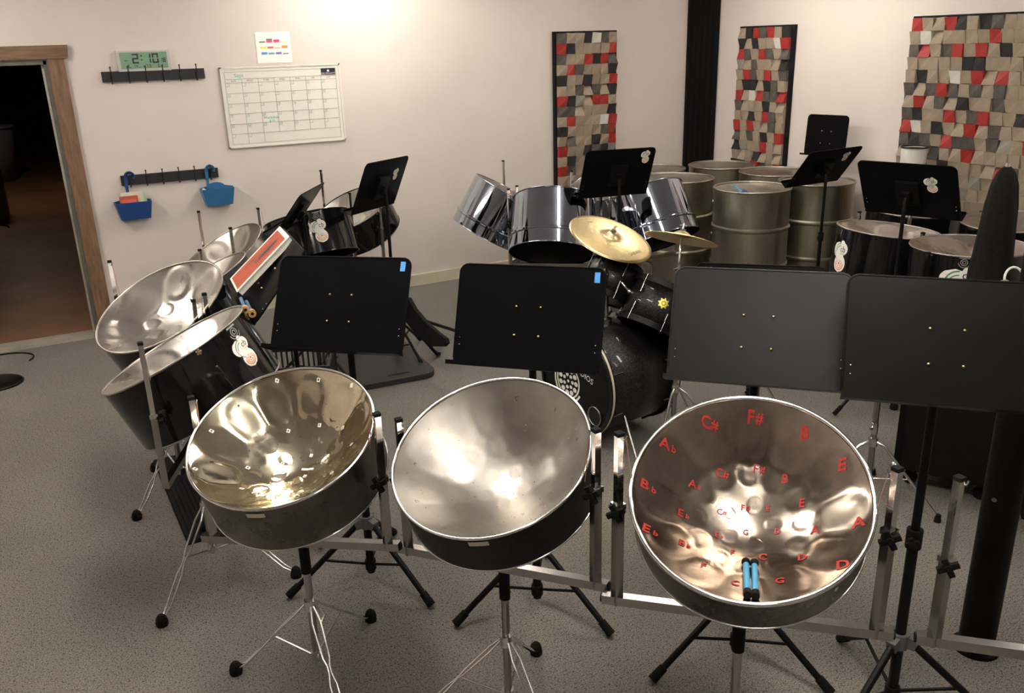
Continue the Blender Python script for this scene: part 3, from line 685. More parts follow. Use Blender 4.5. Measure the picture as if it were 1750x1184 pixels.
# double seconds on the left
DG = 'double second steel pans at the left'
D1 = ((.309, 3.867, 1.001), (-.408, -.214, .887)); D2 = ((.287, 3.281, .982), (-.404, .172, .898))
d1, MD1, ND1 = pan('steel_pan', 'silver faced black drum nearest the doorway, farther of the left pair', *D1, .22, .10, 'second', SILVER, BLACKG, GREYPAN, group=DG)
d2, MD2, ND2 = pan('steel_pan', 'black stickered drum on the left, nearer of the left pair', *D2, .25, .10, 'second', SILVER, BLACKG, GREYPAN, group=DG)
def phi_at(M, px_world):
    l = M.inverted() @ Vector(px_world); return math.degrees(math.atan2(l.y, l.x)), l.z
pan_sticker(d2, .288, 65.4, -.112, .125); skirt_badge(d2, .288, 66.9, -.030)
mb = MB(); f = cylmap(.288, 35.6, -.014)
for k in range(5): add_poly(mb, ell(.008*math.cos(k*1.26), .008*math.sin(k*1.26), .004, .004, 8), f, 0, 1)
add_poly(mb, ell(0, 0, .004, .004, 8), f, 0, 2); o = mb.build('flower_mark', BRASSR, d2)
mb = MB(); mb.cyl((.288*math.cos(rad(40)), .288*math.sin(rad(40)), -.09), (.2885*math.cos(rad(42)), .2885*math.sin(rad(42)), -.150), .0045, .001, 6); mb.build('paint_chip', COPPER, d2)

# pair behind them
EG = 'dull grey pans behind the left pair'
E1 = ((.78, 5.20, .895), (-.50, -.05, .86)); E2 = ((.535, 4.47, .925), (-.42, .12, .90))
e1, ME1, _ = pan('steel_pan', 'dull grey pan near the back wall, below the blue baskets', *E1, .24, .10, 'second', GREYPAN, GREYPAN, GREYPAN, group=EG)
e2, ME2, _ = pan('steel_pan', 'dull grey pan half hidden behind the orange book', *E2, .22, .10, 'second', GREYPAN, INNER, GREYPAN, group=EG)
FG = 'black pans by the back wall'
F1 = ((1.46, 5.75, .94), (-.05, .36, .93)); F2 = ((1.90, 6.17, .90), (-.42, -.16, .90))
f1, MF1, _ = pan('steel_pan', 'black stickered pan before the back wall, left of the upright desk', *F1, .27, .10, 'cello', SILVER, BLACKG, BLACKG, group=FG)
f2_, MF2, _ = pan('steel_pan', 'black pan with silver face behind the stickered desk by the back wall', *F2, .22, .10, 'cello', SILVER, BLACKG, BLACKG, group=FG)
pan_sticker(f1, .288, -100.3, -.135, .155); skirt_badge(f1, .288, -99.7, -.035)
# chrome cello pans behind the kit
GG = 'polished chrome cello pans'
BD = ((-.275, .010), (-.285, .004))
G1 = ((3.05, 5.84, .953), (.463, -.159, .872)); G2 = ((3.09, 5.25, .962), (.299, .397, .868)); G4 = ((3.91, 5.31, .915), (-.04, .514, .857)); G3 = ((3.99, 5.98, .90), (-.30, -.12, .94))
for lab, g_, h_ in (('leftmost tilted polished chrome pan by the back wall', G1, .37), ('polished chrome pan tipped away with its dark open underside showing, left of the gold cymbal', G2, .385), ('polished chrome pan tipped toward the steel barrels, right of the gold cymbal', G4, .385), ('polished chrome pan mostly hidden behind the stickered desk above the cymbal', G3, .35)):
    t, _, _ = pan('steel_pan', lab, *g_, h_, .08, 'cello', SILVER, CHROMEB, CHROMEB, group=GG, beads=((-.285, .012),), flare=.012)
    o = MB().lathe([(.284, -.13), (.290, -h_+.01)], 64).build('dark_lining', INNER, t)
    o2 = MB().disc(.283, -.13).build('dark_underside', INNER, t)
# brushed steel bass barrels
HG = 'brushed steel bass barrels'
for lab, (bx, by) in (('steel barrel at the back by the corner column', (5.335, 6.10)), ('steel barrel against the right wall under the narrow tile panel', (5.40, 5.51)), ('front middle steel barrel, nearest the drum kit', (4.69, 5.00)),
                      ('steel barrel just left of the front middle barrel', (4.55, 5.72)), ('rightmost steel barrel behind the stickered desk', (5.30, 4.94)), ('steel barrel at the back left behind the chrome pan', (4.72, 6.30))):
    t = empty('bass_barrel', lab, 'steel barrel', HG, (bx, by, 0))
    z0, zt, R_ = .045, .93, .284
    pr = [(R_, zt)]
    for zr in (.645, .36):
        pr += [(R_, zr+.018), (R_+.011, zr+.006), (R_+.011, zr-.006), (R_, zr-.018)]
    pr += [(R_, z0), (R_-.003, z0), (R_-.003, zt-.01)]
    o = MB().lathe(pr, 72).build('shell', BARREL, t); o.modifiers.new('e', 'EDGE_SPLIT').split_angle = rad(30)
    MB().torus(R_+.002, .008, None, 72, 8, 0, zt).build('rim', BARRELT, t)
    N = notes_layout('cello')[:3]; vs = [Vector((0, 0, zt-.06))]; fs = []; sg, rg = 48, 14
    for j in range(1, rg+1):
        for i in range(sg):
            a = 2*math.pi*i/sg; r = R_*j/rg*.995; px, py = r*math.cos(a), r*math.sin(a); vs.append(Vector((px, py, zt-.004+bowl_z(px, py, R_, .05, N))))
    for i in range(sg): fs.append((0, 1+i, 1+(i+1) % sg))
    for j in range(rg-1):
        for i in range(sg): a = 1+j*sg; fs.append((a+i, a+sg+i, a+sg+(i+1) % sg, a+(i+1) % sg))
    MB().add(vs, fs).build('drum_head', BARRELT, t)
    for k in range(3):
        a = rad(90+120*k); MB().cyl((.22*math.cos(a), .22*math.sin(a), 0), (.22*math.cos(a), .22*math.sin(a), z0+.01), .03).build('foot', RUBBER, t)
bm = empty('blue_mallet_pouch', 'small blue mallet head resting on the front middle barrel', 'mallet', loc=(4.60, 4.99, .90))
P(MB().cyl((4.585, 4.95, .888), (4.66, 5.17, .925), .008), 'stick', MBLUE, bm); P(MB().cyl((4.578, 4.93, .885), (4.60, 4.99, .897), .026), 'head', mat('dark_blue_rubber', (.02, .05, .22), .6, var=.1, vscale=9), bm)
# black low pans at the right
IG = 'black low pans at the right'
I1 = ((4.30, 3.43, .92), (.09, -.03, .995)); I2 = ((4.90, 3.73, .93), (.02, -.03, 1)); I3 = ((4.15, 2.80, .96), (0, .02, 1)); I4 = ((4.86, 3.02, .97), (-.05, .02, 1))
i1, _, _ = pan('steel_pan', 'black drum with cb sticker at its left edge, right of the barrels', *I1, .33, .07, 'cello', SILVER, BLACKG, GREYPAN, group=IG)
pan('steel_pan', 'black drum behind the slanted stickered desk, at the right wall', *I2, .33, .07, 'cello', SILVER, BLACKG, GREYPAN, group=IG)
i3, _, _ = pan('steel_pan', 'black drum with large cb Studios sticker behind the rightmost desk', *I3, .36, .07, 'cello', SILVER, BLACKG, GREYPAN, group=IG)
pan('steel_pan', 'black drum cut by the right edge of the photo', *I4, .36, .07, 'cello', SILVER, BLACKG, GREYPAN, group=IG)
pan_sticker(i1, .288, -80.5-8, -.165, .19); skirt_badge(i3, .288, -149.2, -.027)
mb = MB(); f = cylmap(.288, -150, -.14)
for (ex, ey, rx, ry) in ((-.03, .02, .075, .055), (.05, .02, .09, .06), (.03, .06, .03, .03), (.02, -.03, .10, .05)):
    for k in range(8):
        y0, y1 = ey-ry+2*ry*k/8, ey-ry+2*ry*(k+1)/8; h0 = rx*math.sqrt(max(0, 1-((y0-ey)/ry)**2)); h1 = rx*math.sqrt(max(0, 1-((y1-ey)/ry)**2))
        for q in range(6): add_poly(mb, [(ex+(-1+q/3)*h0, y0), (ex+(-1+(q+1)/3)*h0, y0), (ex+(-1+(q+1)/3)*h1, y1), (ex+(-1+q/3)*h1, y1)], f, 0, 0)
add_text(mb, 'cb', .062, f, .03, .045, 2); add_text(mb, 'Studios', .026, f, .045, .008, 3); add_text(mb, 'Community', .024, f, .03, -.028, 3)
add_arc(mb, -.01, .0, .065, .008, 90, 170, f, 1); add_arc(mb, -.01, -.005, .050, .006, 90, 170, f, 1); add_arc(mb, -.01, -.01, .035, .005, 90, 200, f, 5)
mb.build('sticker', STK, i3)['label'] = 'large white cb Studios sticker'

# ================================================================== STANDS
def wire_leg(t, hub, foot, mid=.45, sep=.011, r=.0040, mt=CHROME, footr=.022):
    hub = Vector(hub); foot = Vector(foot); d = foot-hub; side = Vector((0, 0, 1)).cross(d).normalized()
    mb = MB()
    for s_ in (-1, 1):
        mb.tube([hub+side*s_*.004, hub+d*.12+side*s_*sep*1.2, hub+d*(mid-.06)+side*s_*sep, hub+d*mid+side*s_*.004, hub+d*(mid+.06)+side*s_*.004, hub+d*(mid+.14)+side*s_*sep, hub+d*.85+side*s_*sep*.8, foot+side*s_*.004+Vector((0, 0, .02))], r, 6)
    o = P(mb, 'leg', mt, t)
    fb = MB(); fd = d.normalized(); fb.lathe([(0, 0), (footr, 0), (footr*1.05, footr*.8), (footr*.8, footr*1.7), (footr*.4, footr*2.1), (0, footr*2.1)], 8, Matrix.Translation(Vector((foot.x, foot.y, 0))), smooth=False)
    P(fb, 'rubber_foot', RUBBER, o)
def wire_tripod(t, x, y, ztop, feet, zc=.30, zl=.10, pr=.0125, mt=CHROMED):
    P(MB().cyl((x, y, zl-.02), (x, y, ztop), pr, seg=14), 'centre_post', mt, t)
    P(MB().cyl((x, y, zc-.018), (x, y, zc+.018), pr+.008), 'collar', CHROME, t)
    P(MB().cyl((x, y, zl-.014), (x, y, zl+.014), pr+.006), 'collar', CHROME, t)
    P(MB().tube([(x+.02, y-.02, zc-.01), (x+.035, y-.03, zc-.035), (x+.02, y-.04, zc-.05)], .005, 6), 'wing_screw', CHROME, t)
    for fx, fy in feet:
        d = Vector((fx-x, fy-y, 0)).normalized()
        wire_leg(t, Vector((x, y, zc))+d*(pr+.006), (fx, fy, 0.0))
        mdp = Vector((x, y, zc))+d*(pr+.006); mdp = mdp+(Vector((fx, fy, 0))-mdp)*.45
        P(MB().tube([Vector((x, y, zl))+d*(pr+.005), mdp], .0042, 6), 'brace', CHROME, t)
def knob(t, c, ax, r=.017):
    mb = MB(); x, y, z = frame_z(ax); M = Matrix((x, y, z)).transposed().to_4x4(); M.translation = Vector(c)
    for k in range(4):
        a = math.pi/2*k+.5; mb.beam(M @ Vector((0, 0, 0)), M @ Vector((r*1.5*math.cos(a), r*1.5*math.sin(a), 0)), .012, .014)
    mb.cyl(M @ Vector((0, 0, -.022)), M @ Vector((0, 0, .010)), .009)
    P(mb, 'knob', RUBBER, t)
def upright(t, p, zb, zt, zk, inward, out, hook=True, w=.024):
    x, y = p
    P(MB().beam((x, y, zb-.012), (x, y, zk), w), 'upright', CHROMED, t)
    P(MB().beam((x, y, zk-.01), (x, y, zt), w*.78), 'extension', CHROME, t)
    mb = MB(); mb.box((x, y, zt+.004), (w*.85, w*.85, .010)); P(mb, 'end_cap', RUBBER, t)
    P(MB().beam((x, y, zk-.014), (x, y, zk+.002), w*1.25), 'sleeve_clamp', CHROME, t)
    knob(t, (x+out[0]*.030, y+out[1]*.030, zk-.012), (out[0], out[1], 0))
    if hook:
        i = Vector((inward[0], inward[1], 0)); q = Vector((x, y, zt-.012))
        P(MB().tube([q, q+i*.016, q+i*.020+Vector((0, 0, .012))], .0026, 6), 'hook', CHROME, t)
def pan_frame(label, c, n, zbL, ztL, zkL, zbR, ztR, zkR, post, feet, dL=.325, dR=.325, name='pan_stand', group='chrome pan stands of the front row', cord=True, zc=.30, sl=.04):
    c = Vector(c); z = Vector(n); u = Vector((-z.y, z.x, 0)).normalized()
    if u.dot(rt0) < 0: u = -u
    L = c-u*dL; R_ = c+u*dR; out = Vector((-u.y, u.x, 0))
    if out.dot(Vector((0, 0, 0))-c) < 0: out = -out
    t = empty(name, label, 'pan stand', group, (post[0], post[1], 0))
    upright(t, (L.x, L.y), zbL, ztL, zkL, u, out); upright(t, (R_.x, R_.y), zbR, ztR, zkR, -u, out)
    zb = zbL-.006; a = Vector((L.x, L.y, zbL))-u*sl; b_ = Vector((R_.x, R_.y, zbR))+u*sl
    P(MB().beam(a, b_, .026), 'cross_bar', CHROMED, t)
    for e, s_ in ((a, -1), (b_, 1)): P(MB().cyl(e, e+u*s_*.004, .0125, seg=12), 'bar_plug', RUBBER, t)
    zm = (zbL+zbR)/2
    P(MB().cyl((post[0], post[1], zm-.11), (post[0], post[1], zm-.012), .017), 'sleeve', RUBBER, t)
    wire_tripod(t, post[0], post[1], zm-.01, feet, zc=zc)
    if cord:
        for q, zt, s_ in ((L, ztL, 1), (R_, ztR, -1)):
            hk = Vector((q.x, q.y, zt-.010))+u*s_*.018; rm_ = c-u*s_*.290+Vector((0, 0, -.018))
            for k in (-1, 1): P(MB().tube([hk, rm_+z*.0+out*.006*k+Vector((0, 0, .01*k))], .0013, 5), 'hanging_cord', mat('cord_pink', (.45, .25, .2), .7, var=.1, vscale=30), t)
    return t
def ft(x, y, r=.32, rot=0): return [(x+r*math.cos(rad(a+rot)), y+r*math.sin(rad(a+rot))) for a in (145, 38, -88)]
pan_frame('chrome tripod stand carrying the golden pan', *P1, .50, 1.00, .80, .565, 1.0, .80, (.50, 2.455), [(.257, 2.626), (.757, 2.669), (.50, 2.13)], dL=.300)
pan_frame('chrome tripod stand carrying the matt silver pan', *P2, .52, .965, .80, .60, 1.06, .90, (.975, 1.975), [(.70, 2.12), (1.20, 2.20), (.99, 1.64)], dL=.315)
pan_frame('chrome tripod stand carrying the red lettered pan', *P3, .585, 1.075, .88, .62, 1.065, .91, (1.376, 1.411), ft(1.376, 1.411))
pan_frame('empty chrome pan stand at the right edge, without a pan', (1.95, .87, .98), (-.373, -.358, .856), .595, 1.04, .835, .62, 1.05, .88, (1.95, .87), ft(1.95, .87), cord=False)
# long frames that carry two drums: a bent cross bar, four uprights
def hu(n):
    u = Vector((-n[1], n[0], 0)).normalized(); return u if u.dot(rt0) > 0 else -u
def pair_frame(label, pans_, zb, zt, zk, tri, tops=(0, 0, 0, 0), d=.325, group='chrome stands carrying two drums'):
    pts = []
    cs = [Vector(c) for c, n in pans_]; mid = sum(cs, Vector((0, 0, 0)))/len(cs)
    t = empty('pan_stand', label, 'pan stand', group, (mid.x, mid.y, 0)); k = 0
    for c, n in pans_:
        c = Vector(c); u = hu(n); out = Vector((-u.y, u.x, 0)); out = out if out.dot(-c) > 0 else -out
        for s_ in (-1, 1):
            p = c+u*s_*d; pts.append(Vector((p.x, p.y, 0)))
            upright(t, (p.x, p.y), zb+.012, zt+tops[k], zk, -u*s_, out, w=.021); k += 1
            hk = Vector((p.x, p.y, zt+tops[k-1]-.01))-u*s_*.018
            P(MB().tube([hk, c+u*s_*.290+Vector((0, 0, -.012))], .0013, 5), 'hanging_cord', mat('cord_pink', (.45, .25, .2), .7), t)
    if len(pts) == 4:
        # order so that neighbouring posts are joined
        best = min(((a, b) for a in (0, 1) for b in (2, 3)), key=lambda q: (pts[q[0]]-pts[q[1]]).length)
        a0, a1, b1, b0 = pts[1-best[0]], pts[best[0]], pts[best[1]], pts[5-best[1]]
        segs = [(a0, a1), (b1, b0)]
        if (a1-b1).length > .03: segs.append((a1, b1))
    else: segs = [(pts[0], pts[1])]
    for a, b_ in segs: P(MB().beam(a+Vector((0, 0, zb)), b_+Vector((0, 0, zb)), .024), 'cross_bar', CHROMED, t)
    for (x, y, feet) in tri:
        q = min((a.lerp(b_, f_) for a, b_ in segs for f_ in (0, .25, .5, .75, 1)), key=lambda p: (p-Vector((x, y, 0))).length)
        P(MB().beam((x, y, zb-.02), (q.x, q.y, zb-.02), .02), 'arm', CHROMED, t)
        wire_tripod(t, x, y, zb-.02, feet, zc=.30)
    return t
pair_frame('chrome stand carrying the two left drums', [D1, D2], .585, 1.09, .86, [(.31, 3.32, [(.067, 3.036), (.588, 3.093), (.324, 3.64)]), (.30, 4.12, [(.067, 3.922), (.60, 4.20), (.20, 4.40)])], (.06, 0, -.02, .02))
pair_frame('chrome stand carrying the two dull grey pans', [E1, E2], .53, 1.02, .80, [(.72, 4.85, [(.50, 4.62), (1.0, 4.75), (.74, 5.15)])], (.08, .08, 0, .04))
pair_frame('chrome stand carrying the black pans by the back wall', [F1, F2], .52, 1.05, .80, [(1.68, 5.96, [(1.42, 5.82), (1.95, 5.85), (1.68, 6.28)])], (0, .02, .10, .02))
pair_frame('chrome stand carrying the polished chrome pans on the left of the kit', [G1, G2], .50, 1.04, .80, [(3.02, 5.52, [(2.75, 5.40), (3.32, 5.55), (3.0, 5.85)])], (.10, .0, 0, 0))
pair_frame('chrome stand carrying the chrome pan beside the barrels', [G4], .42, 1.0, .78, [(3.91, 5.20, [(3.7, 5.0), (4.15, 5.05), (3.9, 5.48)])])
pair_frame('chrome stand of the chrome pan hidden behind the stickered desk', [G3], .42, .98, .78, [(4.03, 5.85, [(3.8, 5.75), (4.25, 5.75), (4.03, 6.15)])])
pair_frame('low chrome stand under the black drums at the right', [I1, I3], .52, .96, .80, [(4.22, 3.12, [(3.98, 3.0), (4.50, 3.05), (4.22, 3.4)])])
pair_frame('chrome stand at the right wall under the black drums', [I2, I4], .52, .96, .80, [(4.88, 3.38, [(4.65, 3.28), (5.15, 3.25), (4.88, 3.68)])])

# music stands ------------------------------------------------------
def desk_poly(w, h, r=.030):
    pts = [(-w/2-.004, -h/2-.018), (w/2+.004, -h/2-.018), (w/2, -h/2+.004)]
    for a in range(0, 91, 15): pts.append((w/2-r+r*math.cos(rad(a)), h/2-r+r*math.sin(rad(a))))
    for a in range(90, 181, 15): pts.append((-w/2+r+r*math.cos(rad(a)), h/2-r+r*math.sin(rad(a))))
    pts.append((-w/2, -h/2+.004)); return pts
def music_stand(label, c, yaw_, tilt, shaft, back=False, w=.505, h=.325, tape=False, stick=None, legs=(-66, 54, 174), legr=.32, hub=.27, thick=.016, dmat=None, group='black music stands', text=None, chrome_legs=False, roll_=0.0, scratches=False):
    c = Vector(c); ya, ti = rad(yaw_), rad(tilt)
    u = Vector((math.cos(ya), math.sin(ya), 0)); hz = Vector((-math.sin(ya), math.cos(ya), 0)); v = Vector((0, 0, 1))*math.cos(ti)+hz*math.sin(ti)
    if roll_: u, v = u*math.cos(rad(roll_))+v*math.sin(rad(roll_)), v*math.cos(rad(roll_))-u*math.sin(rad(roll_))
    n = u.cross(v)
    sgn = -1 if back else 1           # side of the shaft: +1 away from viewer
    t = empty('music_stand', label, 'music stand', group, (shaft[0], shaft[1], 0))
    M = Matrix((u, -n, v)).transposed().to_4x4(); M.translation = c
    dk = MB(); dk.prism(desk_poly(w, h), .003, M)
    # rolled edge
    pp = desk_poly(w, h); pts = [M @ Vector((x, 0, z)) for x, z in pp[2:]]
    dk.tube(pts, .0035, 6)
    desk = P(dk, 'desk', dmat or DESKM, t)
    lip = MB(); yl = -.030*sgn
    lip.box((0, yl, -h/2-.018), (w+.008, .060, .003), M); lip.box((0, yl*2, -h/2-.012), (w+.008, .003, .014), M)
    P(lip, 'ledge', dmat or DESKM, t)
    P(MB().box((0, sgn*.012, -.022), (.12, .020, .15), M).box((0, sgn*.030, -.03), (.04, .03, .06), M), 'bracket', BLACKP, t)
    yf = -sgn*.003
    if not back:
        for rx, rz in ((-.042, .026), (.042, .026), (-.042, -.070), (.042, -.070)):
            P(MB().sphere((rx, yf, rz), .0048, 10, 6, M=M), 'rivet', BRASSR, t)
    for sx in (-1, 1):
        for rz in (-.088, -.112):
            mb = MB().sphere((sx*(w/2-.018), -.0025, rz), .003, 8, 5, M=M); P(mb, 'rivet', CHROMED, t)
    if tape: P(MB().box((w/2-.028, yf, h/2-.030), (.018, .0012, .034), M), 'blue_tape', BLUETAPE, t)
    if stick:
        mb = MB(); sticker_geo(mb, stick[2], lambda x, y, l: M @ Vector((stick[0]+x, -.0022-.0004*l, stick[1]+y)), False); P(mb, 'sticker', STK, t, 'white cb sticker')
    if text:
        mb = MB(); add_text(mb, text[0], text[3], lambda x, y, l: M @ Vector((x, -.0026, y)), text[1], text[2]); P(mb, 'white_writing', WHITEP, t)
    att = c-n*(.035*sgn)-v*.03
    if back: shaft = (att.x-n.x*.012*sgn, att.y-n.y*.012*sgn)
    sx, sy = shaft
    ztop = att.z-.03
    P(MB().tube([(sx, sy, ztop-.05), (sx+(att.x-sx)*.5, sy+(att.y-sy)*.5, ztop), att], [.011, .012, .014], 10), 'neck', BLACKP, t)
    zj = .62
    P(MB().cyl((sx, sy, zj), (sx, sy, ztop-.04), thick*.80, seg=14), 'upper_shaft', BLACKP, t)
    P(MB().cyl((sx, sy, .035), (sx, sy, zj), thick, seg=14), 'lower_shaft', BLACKP, t)
    P(MB().cyl((sx, sy, zj-.03), (sx, sy, zj+.03), thick+.007, seg=12), 'clamp_collar', RUBBER, t)
    knob(t, (sx-.03, sy-.02, zj), (-.8, -.5, 0), .012)
    lm = CHROMED if chrome_legs else BLACKP
    hb = MB(); hb.cyl((sx, sy, hub-.03), (sx, sy, hub+.02), thick+.012, seg=10)
    for a in legs:
        d = Vector((math.cos(rad(a)), math.sin(rad(a)), 0)); hb.beam(Vector((sx, sy, hub))+d*.008, Vector((sx, sy, hub-.012))+d*.048, .030, .036)
    P(hb, 'hub', mat('grey_hub_plastic', (.10, .10, .105), .5, var=.1, vscale=20), t)
    for a in legs:
        d = Vector((math.cos(rad(a)), math.sin(rad(a)), 0)); p0 = Vector((sx, sy, hub-.010))+d*.035; p1 = Vector((sx, sy, .022))+d*legr
        lo = P(MB().cyl(p0, p1, thick*.72, seg=12), 'leg', lm, t)
        dd = (p1-p0).normalized()
        P(MB().cyl(p1-dd*.045, p1+dd*.012, thick*.95, thick*1.05, seg=12), 'rubber_foot', RUBBER, lo)
        P(MB().cyl((sx, sy, .07), p0+(p1-p0)*.52, .0055, seg=8), 'brace', lm, t)
    P(MB().cyl((sx, sy, .050), (sx, sy, .090), thick+.006, seg=12), 'brace_collar', RUBBER, t)
    return t, M
def scl(c, k): return (c[0]*k, c[1]*k, CAM_H+(c[2]-CAM_H)*k)
music_stand('black desk with blue tape behind the golden pan, brass rivets showing', scl((.85, 2.992, 1.142), .965), 315.8, 28, (.850, 2.922), tape=True, roll_=1.4)
music_stand('black desk with blue tape behind the matt silver pan, beside the drum kit', scl((1.359, 2.494, 1.137), .965), 313.5, 22.6, (1.342, 2.440), tape=True, roll_=1)
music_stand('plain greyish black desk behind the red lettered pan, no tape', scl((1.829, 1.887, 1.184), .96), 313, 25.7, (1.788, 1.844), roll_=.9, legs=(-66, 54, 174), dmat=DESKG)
s4, _ = music_stand('largest black desk cut by the right edge of the photo', scl((2.196, 1.511, 1.178), .915), 317.6, 28.4, (2.040, 1.415), legs=(69, 189, 309), roll_=-1, dmat=mat('off_black_desk_enamel', (.006, .006, .006), .36, bump=.03, bscale=350, var=.1, vscale=9, spec=.08))  # enamel a touch lighter and more reflective than the plain black desks
music_stand('black desk lettered cb S, peeking out behind the plain desk', (2.40, 2.49, 1.0), 313, 22, (2.44, 2.53), text=('cb S', -.205, .138, .024), chrome_legs=True, roll_=1)
music_stand('stickered black desk by the back wall, left of the chrome pans', (1.872, 5.384, 1.183), 37.1, -23.6, (1.868, 5.36), back=True, stick=(.145, .05, .085), thick=.013, legs=(-80, 40, 160), roll_=-1.3, h=.335)
music_stand('small stickered desk seen nearly edge on beside the black pans', (1.29, 5.22, 1.11), 57.6, -38, (1.22, 5.33), back=True, stick=(.12, -.02, .08), thick=.013, h=.30)
K3 = music_stand('dark grey desk turned to the left pans, holding the orange book', (.718, 3.507, 1.165), 265.8, 39.9, (.788, 3.53), roll_=-.4, thick=.013, legs=(-100, 20, 140), legr=.30)
music_stand('stickered black desk in front of the chrome pans, above the gold cymbal', (3.305, 4.792, 1.194), 352.1, -20.8, (3.305, 4.76), back=True, stick=(.185, .10, .095), thick=.013, roll_=-.7)
music_stand('small plain desk standing behind the barrels before the right wall', (5.586, 5.152, 1.25), -78, 4, (5.60, 5.18), thick=.012, w=.36, h=.30, legs=(-60, 60, 180), legr=.12)
music_stand('stickered black desk leaning over the rightmost barrel', scl((5.143, 4.728, 1.079), .95), 359.9, -38.5, (4.89, 4.44), back=True, stick=(.14, .08, .09), thick=.013, roll_=1)
music_stand('stickered black desk tilted over the black drums at the right', scl((4.413, 3.417, 1.148), .90), 287, -30, (3.87, 3.08), back=True, stick=(.12, .04, .10), thick=.013, roll_=.4)

# book and mallets on the grey desk
MK = K3[1]
bk = empty('orange_book', 'thick book with orange cover and dark drawing on the grey desk', 'book', loc=MK @ Vector((-.12, -.03, 0)))
Mb = MK @ Matrix.Translation((-.105, -.018, .008)) @ Matrix.Rotation(rad(-9), 4, 'X')
P(MB().box((0, -.012, 0), (.222, .024, .30), Mb), 'pages', mat('page_edges', (.70, .67, .60), .7, var=.08, vscale=30), bk)
P(MB().box((0, -.0258, 0), (.232, .0024, .308), Mb), 'cover', WHITEP, bk)
fb = lambda x, y, l: Mb @ Vector((x, -.0275-.0004*l, y))
mb = MB(); add_poly(mb, [(-.098, -.145), (.098, -.145), (.098, .135), (-.098, .135)], fb, 0, 0)
add_poly(mb, ell(.01, .045, .045, .075, 20), fb, 1, 1); add_poly(mb, ell(.015, .05, .015, .058, 14), fb, 2, 2); add_poly(mb, ell(-.04, -.04, .012, .04, 12), fb, 1, 2)
P(mb, 'cover_print', [mat('orange_cover', (.46, .075, .03), .45, var=.1, vscale=12), mat('dark_orange', (.33, .07, .05), .5, var=.2, vscale=30), mat('cover_ink', (.03, .03, .06), .5, var=.1, vscale=30)], bk)
for k in range(2):
    a = MK @ Vector((-.03+.16, -.022-.028*k, -.150)); b_ = MK @ Vector((-.03+.29, -.030-.030*k, -.150+.004))
    t = empty('mallet', ['upper', 'lower'][k] + ' of the two blue mallets with tan tips below the orange book', 'mallet', 'mallets on the grey desk', a)
    d = b_-a
    P(MB().cyl(a-d*.9, a+d*.70, .0075), 'grip', mat('blue_grey_grip', (.10, .20, .34), .45, var=.2, vscale=30), t)
    P(MB().cyl(a+d*.68, a+d*.9, .0145, .0150, seg=16), 'rubber_tip', mat('tan_rubber', (.55, .32, .12), .6, var=.1, vscale=30), t)
    P(MB().cyl(a+d*.9, a+d*.912, .006), 'tip_hole', RUBBER, t)

# ================================================================== DRUM KIT
SPARK = bpy.data.materials.new('black_sparkle'); SPARK.use_nodes = True; nt = SPARK.node_tree; b = nt.nodes['Principled BSDF']
tc = nt.nodes.new('ShaderNodeTexCoord'); vo = nt.nodes.new('ShaderNodeTexVoronoi'); vo.inputs['Scale'].default_value = 420
nt.links.new(tc.outputs['Object'], vo.inputs['Vector'])
rp = nt.nodes.new('ShaderNodeValToRGB'); nt.links.new(vo.outputs['Color'], rp.inputs[0])
rp.color_ramp.elements[0].position = .55; rp.color_ramp.elements[0].color = (.004, .004, .005, 1); rp.color_ramp.elements[1].position = .8; rp.color_ramp.elements[1].color = (.060, .058, .062, 1)
nt.links.new(rp.outputs[0], b.inputs['Base Color'])
b.inputs['Roughness'].default_value = .36; b.inputs['Metallic'].default_value = .5
b.inputs['Coat Weight'].default_value = .3; b.inputs['Coat Roughness'].default_value = .05
bpn = nt.nodes.new('ShaderNodeBump'); bpn.inputs['Strength'].default_value = .35; bpn.inputs['Distance'].default_value = .002
nt.links.new(vo.outputs['Distance'], bpn.inputs['Height']); nt.links.new(bpn.outputs[0], b.inputs['Normal'])
HEADM = mat('black_drum_head', (.005, .005, .006), .35, spec=.2, var=.2, vscale=9)
HOOPW = mat('pale_hoop_strip', (.62, .56, .42), .4, var=.08, vscale=20)
def M_axis(c, ax, up=(0, 0, 1)):
    z = Vector(ax).normalized(); x = Vector(up).cross(z).normalized(); y = z.cross(x)
    M = Matrix((x, y, z)).transposed().to_4x4(); M.translation = Vector(c); return M
